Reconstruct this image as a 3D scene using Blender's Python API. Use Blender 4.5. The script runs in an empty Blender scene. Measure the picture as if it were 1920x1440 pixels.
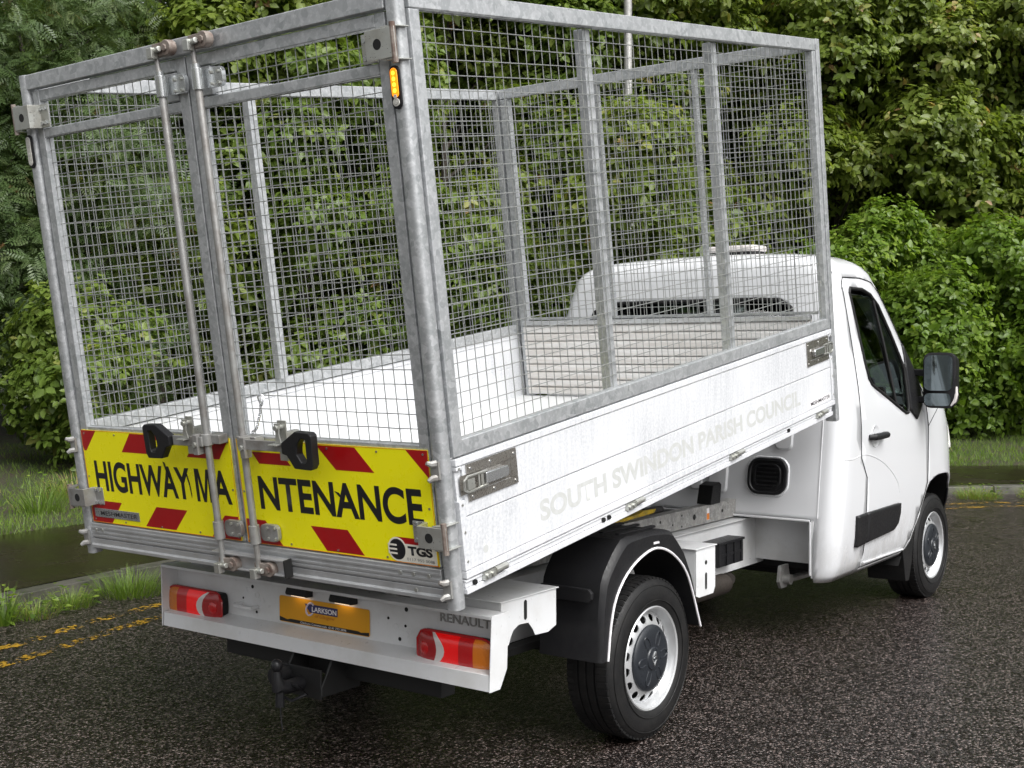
import bpy, bmesh, math, random
import numpy as np
from mathutils import Vector, Matrix
R = math.radians
SC = bpy.context.scene
COL = SC.collection
random.seed(7)
rng = np.random.default_rng(11)

# ------------------------------------------------------------------ camera, sky, sun, exposure
cam_d = bpy.data.cameras.new('camera')
cam = bpy.data.objects.new('camera', cam_d)
COL.objects.link(cam)
cam.location = (3.6313, -4.5416, 1.6775)
cam.rotation_euler = (1.5413, 0.0056, 0.6428)
cam_d.sensor_width = 36.0
cam_d.lens = 2307.44 / 1920 * 36.0
cam_d.clip_start = 0.05
cam_d.clip_end = 2000
SC.camera = cam

SUN_EL, SUN_AZ = R(50), R(106)       # azimuth measured from +Y towards +X
world = bpy.data.worlds.new('World')
SC.world = world
world.use_nodes = True
nt = world.node_tree
for n in list(nt.nodes):
    nt.nodes.remove(n)
w_out = nt.nodes.new('ShaderNodeOutputWorld')
w_bg = nt.nodes.new('ShaderNodeBackground')
w_sky = nt.nodes.new('ShaderNodeTexSky')
w_sky.sky_type = 'NISHITA'
w_sky.sun_disc = False
w_sky.sun_elevation = SUN_EL
w_sky.sun_rotation = SUN_AZ
w_sky.air_density = 1.0
w_sky.dust_density = 6.0
w_sky.ozone_density = 1.0
w_hsv = nt.nodes.new('ShaderNodeHueSaturation')     # an overcast sky: the same sky with its blue taken out
w_hsv.inputs['Saturation'].default_value = 0.10
nt.links.new(w_sky.outputs[0], w_hsv.inputs['Color'])
nt.links.new(w_hsv.outputs[0], w_bg.inputs['Color'])
w_bg.inputs['Strength'].default_value = 0.15
nt.links.new(w_bg.outputs[0], w_out.inputs['Surface'])

sun_d = bpy.data.lights.new('sun', 'SUN')
sun_d.energy = 1.1
sun_d.angle = R(50)
sun_d.color = (1.0, 0.985, 0.96)
sun = bpy.data.objects.new('sun', sun_d)
COL.objects.link(sun)
sd = Vector((math.sin(SUN_AZ) * math.cos(SUN_EL), math.cos(SUN_AZ) * math.cos(SUN_EL), math.sin(SUN_EL)))
sun.rotation_euler = sd.to_track_quat('Z', 'Y').to_euler()
sun.location = sd * 30

SC.view_settings.view_transform = 'Standard'
SC.view_settings.look = 'None'
SC.view_settings.exposure = 0.58
SC.view_settings.gamma = 1.0
SC.view_settings.use_curve_mapping = False
SC.cycles.max_bounces = 6
SC.cycles.diffuse_bounces = 2
SC.cycles.glossy_bounces = 4
SC.cycles.transmission_bounces = 5


# ------------------------------------------------------------------ materials
class N:
    """small wrapper round a node tree"""
    def __init__(s, name):
        s.m = bpy.data.materials.new(name)
        s.m.use_nodes = True
        s.t = s.m.node_tree
        s.b = s.t.nodes['Principled BSDF']

    def n(s, kind, **kw):
        x = s.t.nodes.new(kind)
        for k, v in kw.items():
            if k in x.inputs.keys():
                x.inputs[k].default_value = v
            else:
                setattr(x, k, v)
        return x

    def l(s, a, b):
        s.t.links.new(a, b)

    def coords(s, scale=(1, 1, 1), kind='Object'):
        tc = s.n('ShaderNodeTexCoord')
        mp = s.n('ShaderNodeMapping')
        mp.inputs['Scale'].default_value = scale
        s.l(tc.outputs[kind], mp.inputs['Vector'])
        return mp.outputs[0]

    def noise(s, vec, scale, detail=4, rough=.55):
        x = s.n('ShaderNodeTexNoise', Scale=scale, Detail=detail, Roughness=rough)
        s.l(vec, x.inputs['Vector'])
        return x.outputs['Fac']

    def ramp(s, fac, stops):
        x = s.n('ShaderNodeValToRGB')
        cr = x.color_ramp
        while len(cr.elements) < len(stops):
            cr.elements.new(.5)
        for e, (p, c) in zip(cr.elements, stops):
            e.position = p
            e.color = (c, c, c, 1) if isinstance(c, (int, float)) else (*c, 1)
        s.l(fac, x.inputs[0])
        return x.outputs[0]

    def mix(s, fac, a, b, blend='MIX'):
        x = s.n('ShaderNodeMix', data_type='RGBA', blend_type=blend)
        for sock, v in ((0, fac), (6, a), (7, b)):
            if isinstance(v, (int, float)):
                x.inputs[sock].default_value = v if sock == 0 else (v, v, v, 1)
            elif isinstance(v, tuple):
                x.inputs[sock].default_value = (*v, 1)
            else:
                s.l(v, x.inputs[sock])
        return x.outputs[2]

    def bump(s, h, strength=.3, dist=.01):
        x = s.n('ShaderNodeBump', Strength=strength, Distance=dist)
        s.l(h, x.inputs['Height'])
        s.l(x.outputs[0], s.b.inputs['Normal'])
        return x

    def set(s, **kw):
        for k, v in kw.items():
            k = k.replace('_', ' ')
            k = {'Base': 'Base Color', 'Coat': 'Coat Weight', 'Emit': 'Emission Color', 'EmitS': 'Emission Strength',
                 'Spec': 'Specular IOR Level', 'Trans': 'Transmission Weight'}.get(k, k)
            i = s.b.inputs[k]
            if hasattr(v, 'node'):
                s.l(v, i)
            elif isinstance(v, tuple):
                i.default_value = (*v, 1) if len(v) == 3 else v
            else:
                i.default_value = v
        return s


def plain(name, col, rough=.5, metal=0., **kw):
    return N(name).set(Base=col, Roughness=rough, Metallic=metal, **kw).m


def dirty(name, col, dark, rough=.45, metal=0., scale=6., amount=.5, stretch=(1, 1, 1), coat=0., bump=.05):
    k = N(name)
    v = k.coords(stretch)
    a = k.noise(v, scale, 6, .6)
    f = k.ramp(a, [(.42, 0.), (.75, amount)])
    k.set(Base=k.mix(f, col, dark), Metallic=metal, Coat=coat)
    b = k.noise(v, scale * 7, 3)
    k.set(Roughness=k.ramp(b, [(.3, max(rough - .1, .02)), (.7, min(rough + .12, 1.))]))
    if bump:
        k.bump(b, bump, .004)
    return k.m


def galv(name, lo, hi, rough=.42, metal=.55, scale=38.):
    k = N(name)
    v = k.coords()
    vo = k.n('ShaderNodeTexVoronoi', Scale=scale)
    k.l(v, vo.inputs['Vector'])
    nz = k.noise(v, 9., 5, .65)
    nf = k.noise(v, 70., 4, .6)
    spangle = k.ramp(vo.outputs['Color'], [(.1, lo), (.9, hi)])
    base = k.mix(k.ramp(nz, [(.35, 0.), (.7, .75)]), spangle, tuple(x * .72 for x in hi))
    base = k.mix(k.ramp(nf, [(.5, 0.), (.78, .55)]), base, (.78, .79, .80))
    k.set(Base=base, Metallic=metal, Roughness=k.ramp(nz, [(.3, rough - .08), (.75, rough + .15)]))
    k.bump(nf, .06, .003)
    return k.m


M = {}
M['galv'] = galv('galvanised_steel', (.34, .36, .37), (.60, .615, .63))
M['wire'] = plain('galvanised_wire', (.31, .32, .31), .45, .45)
M['rod'] = dirty('worn_steel_rod', (.36, .36, .35), (.17, .145, .125), .45, .5, 14, .8)
M['zinc'] = dirty('zinc_plate', (.52, .53, .50), (.30, .27, .22), .36, .75, 18, .5)
M['rusty'] = dirty('rusty_steel', (.30, .26, .23), (.10, .045, .03), .6, .4, 30, .9)
M['bright'] = plain('bright_zinc', (.70, .72, .73), .22, .9)
M['alu'] = dirty('aluminium_extrusion', (.52, .53, .54), (.34, .34, .33), .38, .6, 9, .6, (1, .15, 1))
M['stain'] = dirty('stainless_pocket', (.42, .40, .37), (.28, .24, .20), .3, .85, 20, .5)
M['paint'] = N('white_paint').set(Base=(.80, .81, .82), Roughness=.28, Coat=.6).m
k = N('white_cab_paint')
v = k.coords()
sx = k.n('ShaderNodeSeparateXYZ')
k.l(v, sx.inputs[0])
low = k.n('ShaderNodeMapRange')                       # road spray dried on along the sills
for i_, x_ in ((1, .34), (2, .75), (3, 1.), (4, 0.)):
    low.inputs[i_].default_value = x_
k.l(sx.outputs['Z'], low.inputs[0])
spray = k.ramp(k.noise(k.coords((1, 1, .5)), 11., 7, .7), [(.42, 0.), (.72, .8)])
gr = k.mix(1., spray, low.outputs[0], 'MULTIPLY')
k.set(Base=k.mix(gr, (.71, .72, .74), (.38, .365, .34)), Roughness=k.mix(gr, .22, .6), Coat=.7)
M['cabpaint'] = k.m
M['chassis'] = dirty('white_chassis_paint', (.70, .71, .72), (.48, .47, .44), .36, 0, 5, .55, coat=.2)
M['black'] = dirty('black_plastic', (.011, .011, .0125), (.022, .022, .022), .42, 0, 12, .5)
M['rubber'] = dirty('rubber', (.009, .009, .0095), (.020, .019, .018), .55, 0, 20, .8)
for m_ in ('black', 'rubber'):
    M[m_].node_tree.nodes['Principled BSDF'].inputs['Specular IOR Level'].default_value = .32
M['dark'] = plain('underside_black', (.006, .006, .006), .6)
M['shadow'] = plain('black_gap', (.006, .006, .006), .8)
M['silver'] = plain('silver_rim', (.66, .67, .68), .3, .6)
M['capgrey'] = dirty('hub_cap_grey', (.016, .019, .024), (.028, .032, .037), .35, 0, 16, .5)
M['yellow'] = dirty('fluorescent_yellow', (.86, .80, .003), (.72, .66, .01), .33, 0, 5, .4, bump=0)
M['red'] = dirty('reflective_red', (.34, .002, .004), (.27, .003, .006), .4, 0, 7, .5, bump=0)
M['ink'] = plain('black_lettering', (.010, .010, .012), .35)
M['cream'] = plain('cream_sticker', (.72, .69, .60), .4)
M['greyink'] = plain('grey_lettering', (.19, .20, .20), .4)
M['orange'] = plain('orange_edge', (.75, .22, .02), .4)
M['plate'] = plain('amber_plate', (.72, .34, .015), .3)
M['navy'] = plain('navy_print', (.035, .035, .13), .35)
M['white'] = plain('white_print', (.82, .80, .82), .4)
M['lilac'] = plain('pale_lilac_print', (.66, .60, .70), .4)
M['rust_print'] = plain('rust_orange_print', (.45, .12, .015), .4)
M['silverplate'] = dirty('silver_nameplate', (.36, .37, .38), (.22, .22, .22), .3, .6, 30, .6)
M['chrome_letter'] = plain('dull_chrome_letters', (.34, .34, .33), .35, .5)
M['handyellow'] = dirty('yellow_painted_lever', (.62, .42, .01), (.10, .08, .04), .5, 0, 18, .9)
def lens(name, col, emit=0.):
    """moulded lamp lens: fine vertical ribs under a clear coat"""
    k = N(name)
    k.set(Base=col, Roughness=.25, Coat=.5, Emit=(col[0], col[1] * .3, col[2] * .2), EmitS=emit)
    wv = k.n('ShaderNodeTexWave', Scale=48., Distortion=0.)
    wv.bands_direction = 'X'
    k.l(k.coords(), wv.inputs['Vector'])
    k.bump(wv.outputs['Fac'], .35, .004)
    k.b.inputs['Coat Roughness'].default_value = .04
    return k.m


M['amberplastic'] = lens('amber_lens', (.62, .17, .008))
M['redlens'] = lens('red_lens', (.30, .003, .006), .05)
M['redtail'] = lens('red_tail_lens', (.34, .002, .004), .12)
M['redlit'] = lens('red_lens_lit', (.48, .002, .003), .40)
M['whitelens'] = N('clear_lens').set(Base=(.66, .62, .60), Roughness=.12, Coat=1.).m
M['amberlit'] = N('amber_led_lit').set(Base=(.9, .35, .02), Roughness=.15, Coat=.8, Emit=(1, .26, .0), EmitS=.8).m
M['ambercore'] = N('amber_led_core').set(Base=(1, .6, .1), Emit=(1, .50, .02), EmitS=1.6).m
M['platelamp'] = N('plate_lamp_lit').set(Base=(1, .8, .6), Emit=(1, .72, .45), EmitS=2.2).m
M['clearled'] = N('unlit_led').set(Base=(.55, .54, .50), Roughness=.15, Coat=1.).m
M['mirror'] = plain('mirror_glass', (.20, .235, .25), .03, 1.)
M['seat'] = plain('seat_cloth', (.05, .055, .06), .8)
M['dash'] = plain('dashboard_plastic', (.035, .036, .038), .6)
M['exhaust'] = dirty('dirty_underbody_steel', (.040, .032, .026), (.015, .012, .010), .6, .3, 14, .8)
M['sub'] = galv('subframe_galvanised', (.26, .26, .25), (.44, .43, .41), .5, .5, 25)

g = N('window_glass')
g.set(Base=(.55, .66, .62), Roughness=.02, Trans=1.0, IOR=1.45)
M['glass'] = g.m

# white side boards: chalky streaks running down from the rail
k = N('chalky_white_board')
v = k.coords((1, 1, 1))
st = k.coords((1, 26, 2.2))
a = k.noise(st, 2.6, 6, .6)
b = k.noise(v, 90., 3, .6)
c = k.noise(v, 2.2, 4, .5)
streak = k.ramp(a, [(.40, .0), (.62, 1.)])
speck = k.ramp(b, [(.40, .0), (.66, 1.)])
area = k.ramp(c, [(.36, .15), (.62, 1.)])
f = k.mix(1., k.mix(.6, streak, speck), area, 'MULTIPLY')
k.set(Base=k.mix(f, (.69, .70, .72), (.47, .485, .51)), Roughness=.45)
M['board'] = k.m
M['ghost'] = dirty('ghost_of_old_lettering', (.515, .525, .51), (.59, .60, .60), .5, 0, 40, .9, bump=0)
M['bed'] = dirty('white_bed_sheet', (.70, .705, .71), (.54, .545, .54), .42, 0, 4, .5, bump=0)

# headboard planks: dull aluminium with brown grime along the grooves
k = N('grimy_aluminium_planks')
v = k.coords((1.2, 1, 22))
a = k.noise(v, 1.6, 6, .65)
k.set(Base=k.mix(k.ramp(a, [(.38, 0.), (.72, .85)]), (.74, .73, .715), (.55, .51, .47)), Metallic=.05, Roughness=.5)
M['plank'] = k.m


# ------------------------------------------------------------------ mesh helpers
class MB:
    def __init__(s, T=None):
        s.v = []
        s.f = []
        s.T = T or (lambda p: p)

    def add(s, vs, fs):
        o = len(s.v)
        s.v += [tuple(s.T(p)) for p in vs]
        s.f += [tuple(i + o for i in f) for f in fs]
        return s

    def box(s, x0, x1, y0, y1, z0, z1):
        vs = [(x, y, z) for x in (x0, x1) for y in (y0, y1) for z in (z0, z1)]
        return s.add(vs, [(0, 1, 3, 2), (4, 6, 7, 5), (0, 4, 5, 1), (2, 3, 7, 6), (0, 2, 6, 4), (1, 5, 7, 3)])

    def prism(s, poly, a, b, axis='x'):
        """polygon in the two other axes, extruded from a to b along axis"""
        def P(q, t):
            return {'x': (t, q[0], q[1]), 'y': (q[0], t, q[1]), 'z': (q[0], q[1], t)}[axis]
        n = len(poly)
        vs = [P(q, a) for q in poly] + [P(q, b) for q in poly]
        fs = [tuple(range(n)), tuple(range(2 * n - 1, n - 1, -1))]
        fs += [(i, i + n, (i + 1) % n + n, (i + 1) % n) for i in range(n)]
        return s.add(vs, fs)

    def tube(s, path, r, n=8, closed=False, caps=True):
        P = [Vector(p) for p in path]
        m = len(P)
        rr = r if isinstance(r, (list, tuple)) else [r] * m
        rings = []
        up = None
        for i in range(m):
            if closed:
                d = P[(i + 1) % m] - P[i - 1]
            else:
                d = P[min(i + 1, m - 1)] - P[max(i - 1, 0)]
            d.normalize()
            if up is None:
                up = Vector((0, 0, 1)) if abs(d.z) < .9 else Vector((1, 0, 0))
            up = (up - d * up.dot(d)).normalized()
            sd = d.cross(up)
            rings.append([P[i] + (sd * math.cos(t) + up * math.sin(t)) * rr[i] for t in [2 * math.pi * j / n + math.pi / n for j in range(n)]])
        vs = [tuple(p) for ring in rings for p in ring]
        fs = []
        for i in range(m if closed else m - 1):
            i2 = (i + 1) % m
            for j in range(n):
                j2 = (j + 1) % n
                fs.append((i * n + j, i * n + j2, i2 * n + j2, i2 * n + j))
        if caps and not closed:
            fs.append(tuple(range(n - 1, -1, -1)))
            fs.append(tuple((m - 1) * n + j for j in range(n)))
        return s.add(vs, fs)

    def cyl(s, a, b, r, n=12):
        return s.tube([a, b], r, n)

    def lathe(s, prof, c, axis='x', n=32, sgn=1):
        """profile of (radius, offset along axis)"""
        vs, fs = [], []
        for (r, h) in prof:
            for j in range(n):
                t = 2 * math.pi * j / n
                p, q = r * math.cos(t), r * math.sin(t)
                h2 = h * sgn
                d = {'x': (h2, p, q), 'y': (p, h2, q), 'z': (p, q, h2)}[axis]
                vs.append((c[0] + d[0], c[1] + d[1], c[2] + d[2]))
        for i in range(len(prof) - 1):
            for j in range(n):
                j2 = (j + 1) % n
                fs.append((i * n + j, i * n + j2, (i + 1) * n + j2, (i + 1) * n + j))
        return s.add(vs, fs)

    def mesh(s, name, smooth=35, normals=True):
        me = bpy.data.meshes.new(name)
        me.from_pydata(s.v, [], s.f)
        finish(me, smooth, normals)
        return me

    def build(s, name, mat, parent=None, bevel=0., smooth=35, label=None):
        me = s.mesh(name, smooth)
        me.materials.append(M[mat] if isinstance(mat, str) else mat)
        return link(name, me, parent, bevel, label)


def finish(me, smooth=35, normals=True):
    bm = bmesh.new()
    bm.from_mesh(me)
    if normals:
        bmesh.ops.recalc_face_normals(bm, faces=bm.faces)
    if smooth:
        lim = R(smooth)
        for f in bm.faces:
            f.smooth = True
        for e in bm.edges:
            e.smooth = not (len(e.link_faces) == 2 and e.calc_face_angle(0) > lim)
    bm.to_mesh(me)
    bm.free()


def link(name, me, parent=None, bevel=0., label=None):
    o = bpy.data.objects.new(name, me)
    COL.objects.link(o)
    o.parent = parent
    if bevel:
        b = o.modifiers.new('bevel', 'BEVEL')
        b.width = bevel
        b.segments = 2
        b.limit_method = 'ANGLE'
        b.angle_limit = R(40)
        b.harden_normals = True
    if label:
        o['label'] = label
    return o


def empty(name, parent=None, loc=(0, 0, 0)):
    o = bpy.data.objects.new(name, None)
    COL.objects.link(o)
    o.location = loc
    o.parent = parent
    return o


def tag(o, label, cat, group=None):
    o['label'] = label
    o['category'] = cat
    if group:
        o['group'] = group
    return o


def rrect(x0, x1, y0, y1, r, n=5):
    out = []
    for cx, cy, a0 in ((x1 - r, y1 - r, 0), (x0 + r, y1 - r, 90), (x0 + r, y0 + r, 180), (x1 - r, y0 + r, 270)):
        for i in range(n + 1):
            a = R(a0 + 90 * i / n)
            out.append((cx + r * math.cos(a), cy + r * math.sin(a)))
    return out


def text(name, s, mat, parent, box, P, bold=0., shear=0., thick=.0, depth=.0006, label=None):
    """lettering laid into box (a0,a1,b0,b1); P(a,b,h) puts it on its surface"""
    cu = bpy.data.curves.new('t', 'FONT')
    cu.body = s
    cu.offset = bold
    cu.shear = shear
    cu.extrude = thick
    ob = bpy.data.objects.new('t', cu)
    COL.objects.link(ob)
    dg = bpy.context.evaluated_depsgraph_get()
    me = bpy.data.meshes.new_from_object(ob.evaluated_get(dg))
    bpy.data.objects.remove(ob)
    co = np.array([v.co[:] for v in me.vertices])
    lo, hi = co.min(0), co.max(0)
    sx = (box[1] - box[0]) / (hi[0] - lo[0])
    sy = (box[3] - box[2]) / (hi[1] - lo[1])
    for v, c in zip(me.vertices, co):
        v.co = P(box[0] + (c[0] - lo[0]) * sx, box[2] + (c[1] - lo[1]) * sy, depth + (c[2] - lo[2]))
    me.materials.clear()
    me.materials.append(M[mat])
    me.name = name
    return link(name, me, parent, 0, label)


# ------------------------------------------------------------------ ground, road, kerb, footpath, verge
def spline(pts, n=12):
    P = [np.array(p, float) for p in pts]
    P = [2 * P[0] - P[1]] + P + [2 * P[-1] - P[-2]]
    out = []
    for i in range(1, len(P) - 2):
        for j in range(n):
            t = j / n
            a, b, c, d = P[i - 1:i + 3]
            out.append(.5 * ((2 * b) + (-a + c) * t + (2 * a - 5 * b + 4 * c - d) * t * t + (-a + 3 * b - 3 * c + d) * t ** 3))
    out.append(P[-2])
    return np.array(out)


CURVE = spline([(.2, -11), (-1.4, -6.5), (-2.35, -2.8), (-2.78, -.79), (-3.06, .6), (-3.02, 3.2), (-2.1, 6.2), (-.35, 8.66), (.17, 9.13), (2.6, 10.9), (7, 13.2), (14, 15.5), (24, 17.5)], 10)
_d = np.gradient(CURVE, axis=0)
_d /= np.linalg.norm(_d, axis=1)[:, None]
NORM = np.stack([-_d[:, 1], _d[:, 0]], 1)            # towards the hedge
ARC = np.concatenate([[0], np.cumsum(np.linalg.norm(np.diff(CURVE, axis=0), axis=1))])


def at(s, d):
    """point at arc length s, offset d from the outer yellow line"""
    i = [np.interp(s, ARC, CURVE[:, 0]), np.interp(s, ARC, CURVE[:, 1])]
    n = np.array([np.interp(s, ARC, NORM[:, 0]), np.interp(s, ARC, NORM[:, 1])])
    n /= np.linalg.norm(n)
    return np.array(i) + n * d


SM = ARC[-1]


def verge_z(d, s=0):
    return .085 + .05 * min(max(d - 3.45, 0), 1) + .06 * max(d - 4.4, 0) * .6


def strip(name, offs, zs, mat, s0=0, s1=None, step=.35):
    s1 = s1 or SM
    ss = np.arange(s0, s1 + step, step)
    mb = MB()
    k = len(offs)
    vs = []
    for s in ss:
        for d, z in zip(offs, zs):
            p = at(s, d)
            vs.append((p[0], p[1], z))
    fs = [(i * k + j, (i + 1) * k + j, (i + 1) * k + j + 1, i * k + j + 1) for i in range(len(ss) - 1) for j in range(k - 1)]
    mb.add(vs, fs)
    o = mb.build(name, mat)
    return o


# wet chipped asphalt
k = N('wet_asphalt')
v = k.coords()
vo = k.n('ShaderNodeTexVoronoi', Scale=80., feature='F1')
wob = k.n('ShaderNodeTexNoise', Scale=60., Detail=2)
k.l(v, wob.inputs['Vector'])
wv = k.n('ShaderNodeVectorMath', operation='MULTIPLY_ADD')
k.l(wob.outputs['Color'], wv.inputs[0])
wv.inputs[1].default_value = (.014, .014, .014)
k.l(v, wv.inputs[2])
k.l(wv.outputs[0], vo.inputs['Vector'])
big = k.noise(v, .42, 5, .6)
worn = k.noise(k.coords((.9, .16, 1)), 1.3, 5, .6)
mid = k.noise(v, 3.2, 5, .65)
fine = k.noise(v, 300., 3, .6)
stone = k.ramp(vo.outputs['Color'], [(.28, (.009, .0055, .0045)), (.47, (.032, .0210, .0180)), (.64, (.092, .065, .057)), (.88, (.25, .187, .168))])  # random chip tones; the palest also put wet glints into the colour
crack = k.ramp(vo.outputs['Distance'], [(.30, 0.), (.62, 1.)])
col = k.mix(crack, stone, (.008, .0058, .005))
film = k.ramp(k.mix(.5, k.mix(.4, big, worn), mid), [(.52, 0.), (.70, .8)])      # where water stands between the chips
col = k.mix(k.ramp(film, [(0., 0.), (1., .55)]), col, (.015, .0105, .009))
k.set(Base=col)
k.set(Roughness=k.mix(film, k.ramp(fine, [(.3, .18), (.7, .34)]), .10))
h = k.mix(.25, k.ramp(vo.outputs['Distance'], [(.0, 1.), (.7, 0.)]), fine)
bp = k.bump(h, 1., .011)
k.l(k.ramp(film, [(0., 1.), (1., .55)]), bp.inputs['Strength'])
k.set(Spec=k.ramp(vo.outputs['Color'], [(.25, .12), (.80, 1.)]))
M['asphalt'] = k.m

# footpath: smooth dark tarmac, almost covered by standing water
k = N('wet_footpath')
v = k.coords()
big = k.noise(v, .9, 5, .6)
fine = k.noise(v, 160., 3, .6)
drop = k.n('ShaderNodeTexVoronoi', Scale=9.)
k.l(v, drop.inputs['Vector'])
k.set(Base=k.mix(k.ramp(big, [(.35, 0.), (.7, 1.)]), (.014, .0095, .007), (.024, .017, .0125)))
k.set(Roughness=k.ramp(big, [(.38, .12), (.65, .36)]))
hb = k.mix(.5, fine, k.ramp(drop.outputs['Distance'], [(.0, 1.), (.16, 0.)]))
k.bump(hb, .22, .006)
M['path'] = k.m

k = N('kerb_concrete')
v = k.coords()
a = k.noise(v, 7., 6, .65)
b = k.noise(v, 90., 3)
k.set(Base=k.mix(k.ramp(a, [(.35, 0.), (.68, 1.)]), (.10, .093, .082), (.036, .038, .026)), Roughness=.42)
k.bump(b, .4, .006)
M['kerb'] = k.m

k = N('soil_and_moss')
v = k.coords()
a = k.noise(v, 2.2, 6, .65)
b = k.noise(v, 40., 4, .6)
k.set(Base=k.mix(k.ramp(a, [(.4, 0.), (.6, 1.)]), (.035, .050, .014), (.045, .034, .022)), Roughness=.8)
k.bump(b, .8, .03)
M['soil'] = k.m

# worn double yellow line: paint gone in places
k = N('worn_yellow_paint')
v = k.coords((1, 1, 1))
a = k.noise(v, 5.5, 6, .7)
b = k.noise(v, 30., 4, .65)
al = k.ramp(k.mix(.45, a, b), [(.518, 0.), (.55, 1.)])
k.set(Base=(.42, .24, .025), Roughness=.3, Alpha=al)
k.bump(b, .5, .006)
M['yline'] = k.m

mb = MB()
mb.add([(-400, -400, -.06), (400, -400, -.06), (400, 400, -.06), (-400, 400, -.06)], [(0, 1, 2, 3)])
ground = mb.build('ground', 'soil')
ground['kind'] = 'structure'
mb = MB()
vs, n_ = [], 60
xs = np.linspace(-12, 45, n_)
ys = np.linspace(-26, 38, n_)
for y in ys:
    for x in xs:
        vs.append((x, y, 0.))
mb.add(vs, [(j * n_ + i, j * n_ + i + 1, (j + 1) * n_ + i + 1, (j + 1) * n_ + i) for j in range(n_ - 1) for i in range(n_ - 1)])
road = mb.build('road', 'asphalt')
road['kind'] = 'structure'
for nm, d0, d1 in (('road_marking', -.05, .05), ('road_marking', -.33, -.23)):
    o = strip(nm, [d0, d1], [.004, .004], 'yline', 2, SM - 4, .3)
    o['kind'] = 'structure'
path = strip('footpath', [.92, 1.6, 2.4, 3.12], [.085, .078, .08, .092], 'path')
path['kind'] = 'structure'
verge = strip('verge', [3.06, 3.25, 4.2, 6, 8, 11, 16, 24], [.07, .12, .15, .25, .35, .5, .8, 1.2], 'soil')
verge['kind'] = 'structure'

kerb = empty('kerb')
kerb['kind'] = 'structure'
s = 6.
while s < SM - 8:
    e = s + .905
    mb = MB()
    lift = random.uniform(-.006, .006)
    a0, a1, b0, b1 = at(s, .76), at(s, .925), at(e, .76), at(e, .925)
    zt = .09 + lift
    mb.add([(*a0, -.02), (*a1, -.02), (*b1, -.02), (*b0, -.02), (*(a0 + (a1 - a0) * .1), zt), (*a1, zt), (*b1, zt), (*(b0 + (b1 - b0) * .1), zt)],
           [(0, 1, 2, 3), (4, 7, 6, 5), (0, 4, 5, 1), (1, 5, 6, 2), (2, 6, 7, 3), (3, 7, 4, 0)])
    mb.build('kerbstone', 'kerb', kerb, .008)
    s += .915
# ------------------------------------------------------------------ the tipper truck
truck = empty('tipper_truck')
tag(truck, 'white cage tipper truck with raised mesh-sided bed, seen from behind', 'truck')

TH, YB, ZB = .1446, -1.3511, .8997
cT, sT = math.cos(TH), math.sin(TH)


def B(p):
    """bed coordinates (across, forward along the tipped bed, up from the bed) to the world"""
    x, u, v = p
    return (x, YB + u * cT - v * sT, ZB + u * sT + v * cT)


def bb(*a):
    return MB(B).box(*a)


L = 3.2

# ---- bed floor, underframe
bed = bb(-1.02, 1.02, .0, 3.17, -.02, .02).build('bed_floor', 'bed', truck)
for x in (-.36, .36):
    bb(x - .04, x + .04, .35, 3.1, -.17, -.052).build('bed_runner', 'sub', bed, .004)
for i in range(9):
    u = .12 + i * .36
    bb(-1.0, 1.0, u, u + .05, -.05, -.021).build('bed_bearer', 'sub', bed)

# ---- drop sides
P_r = lambda a, b, h: B((1.045 + h, a, b))


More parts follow.
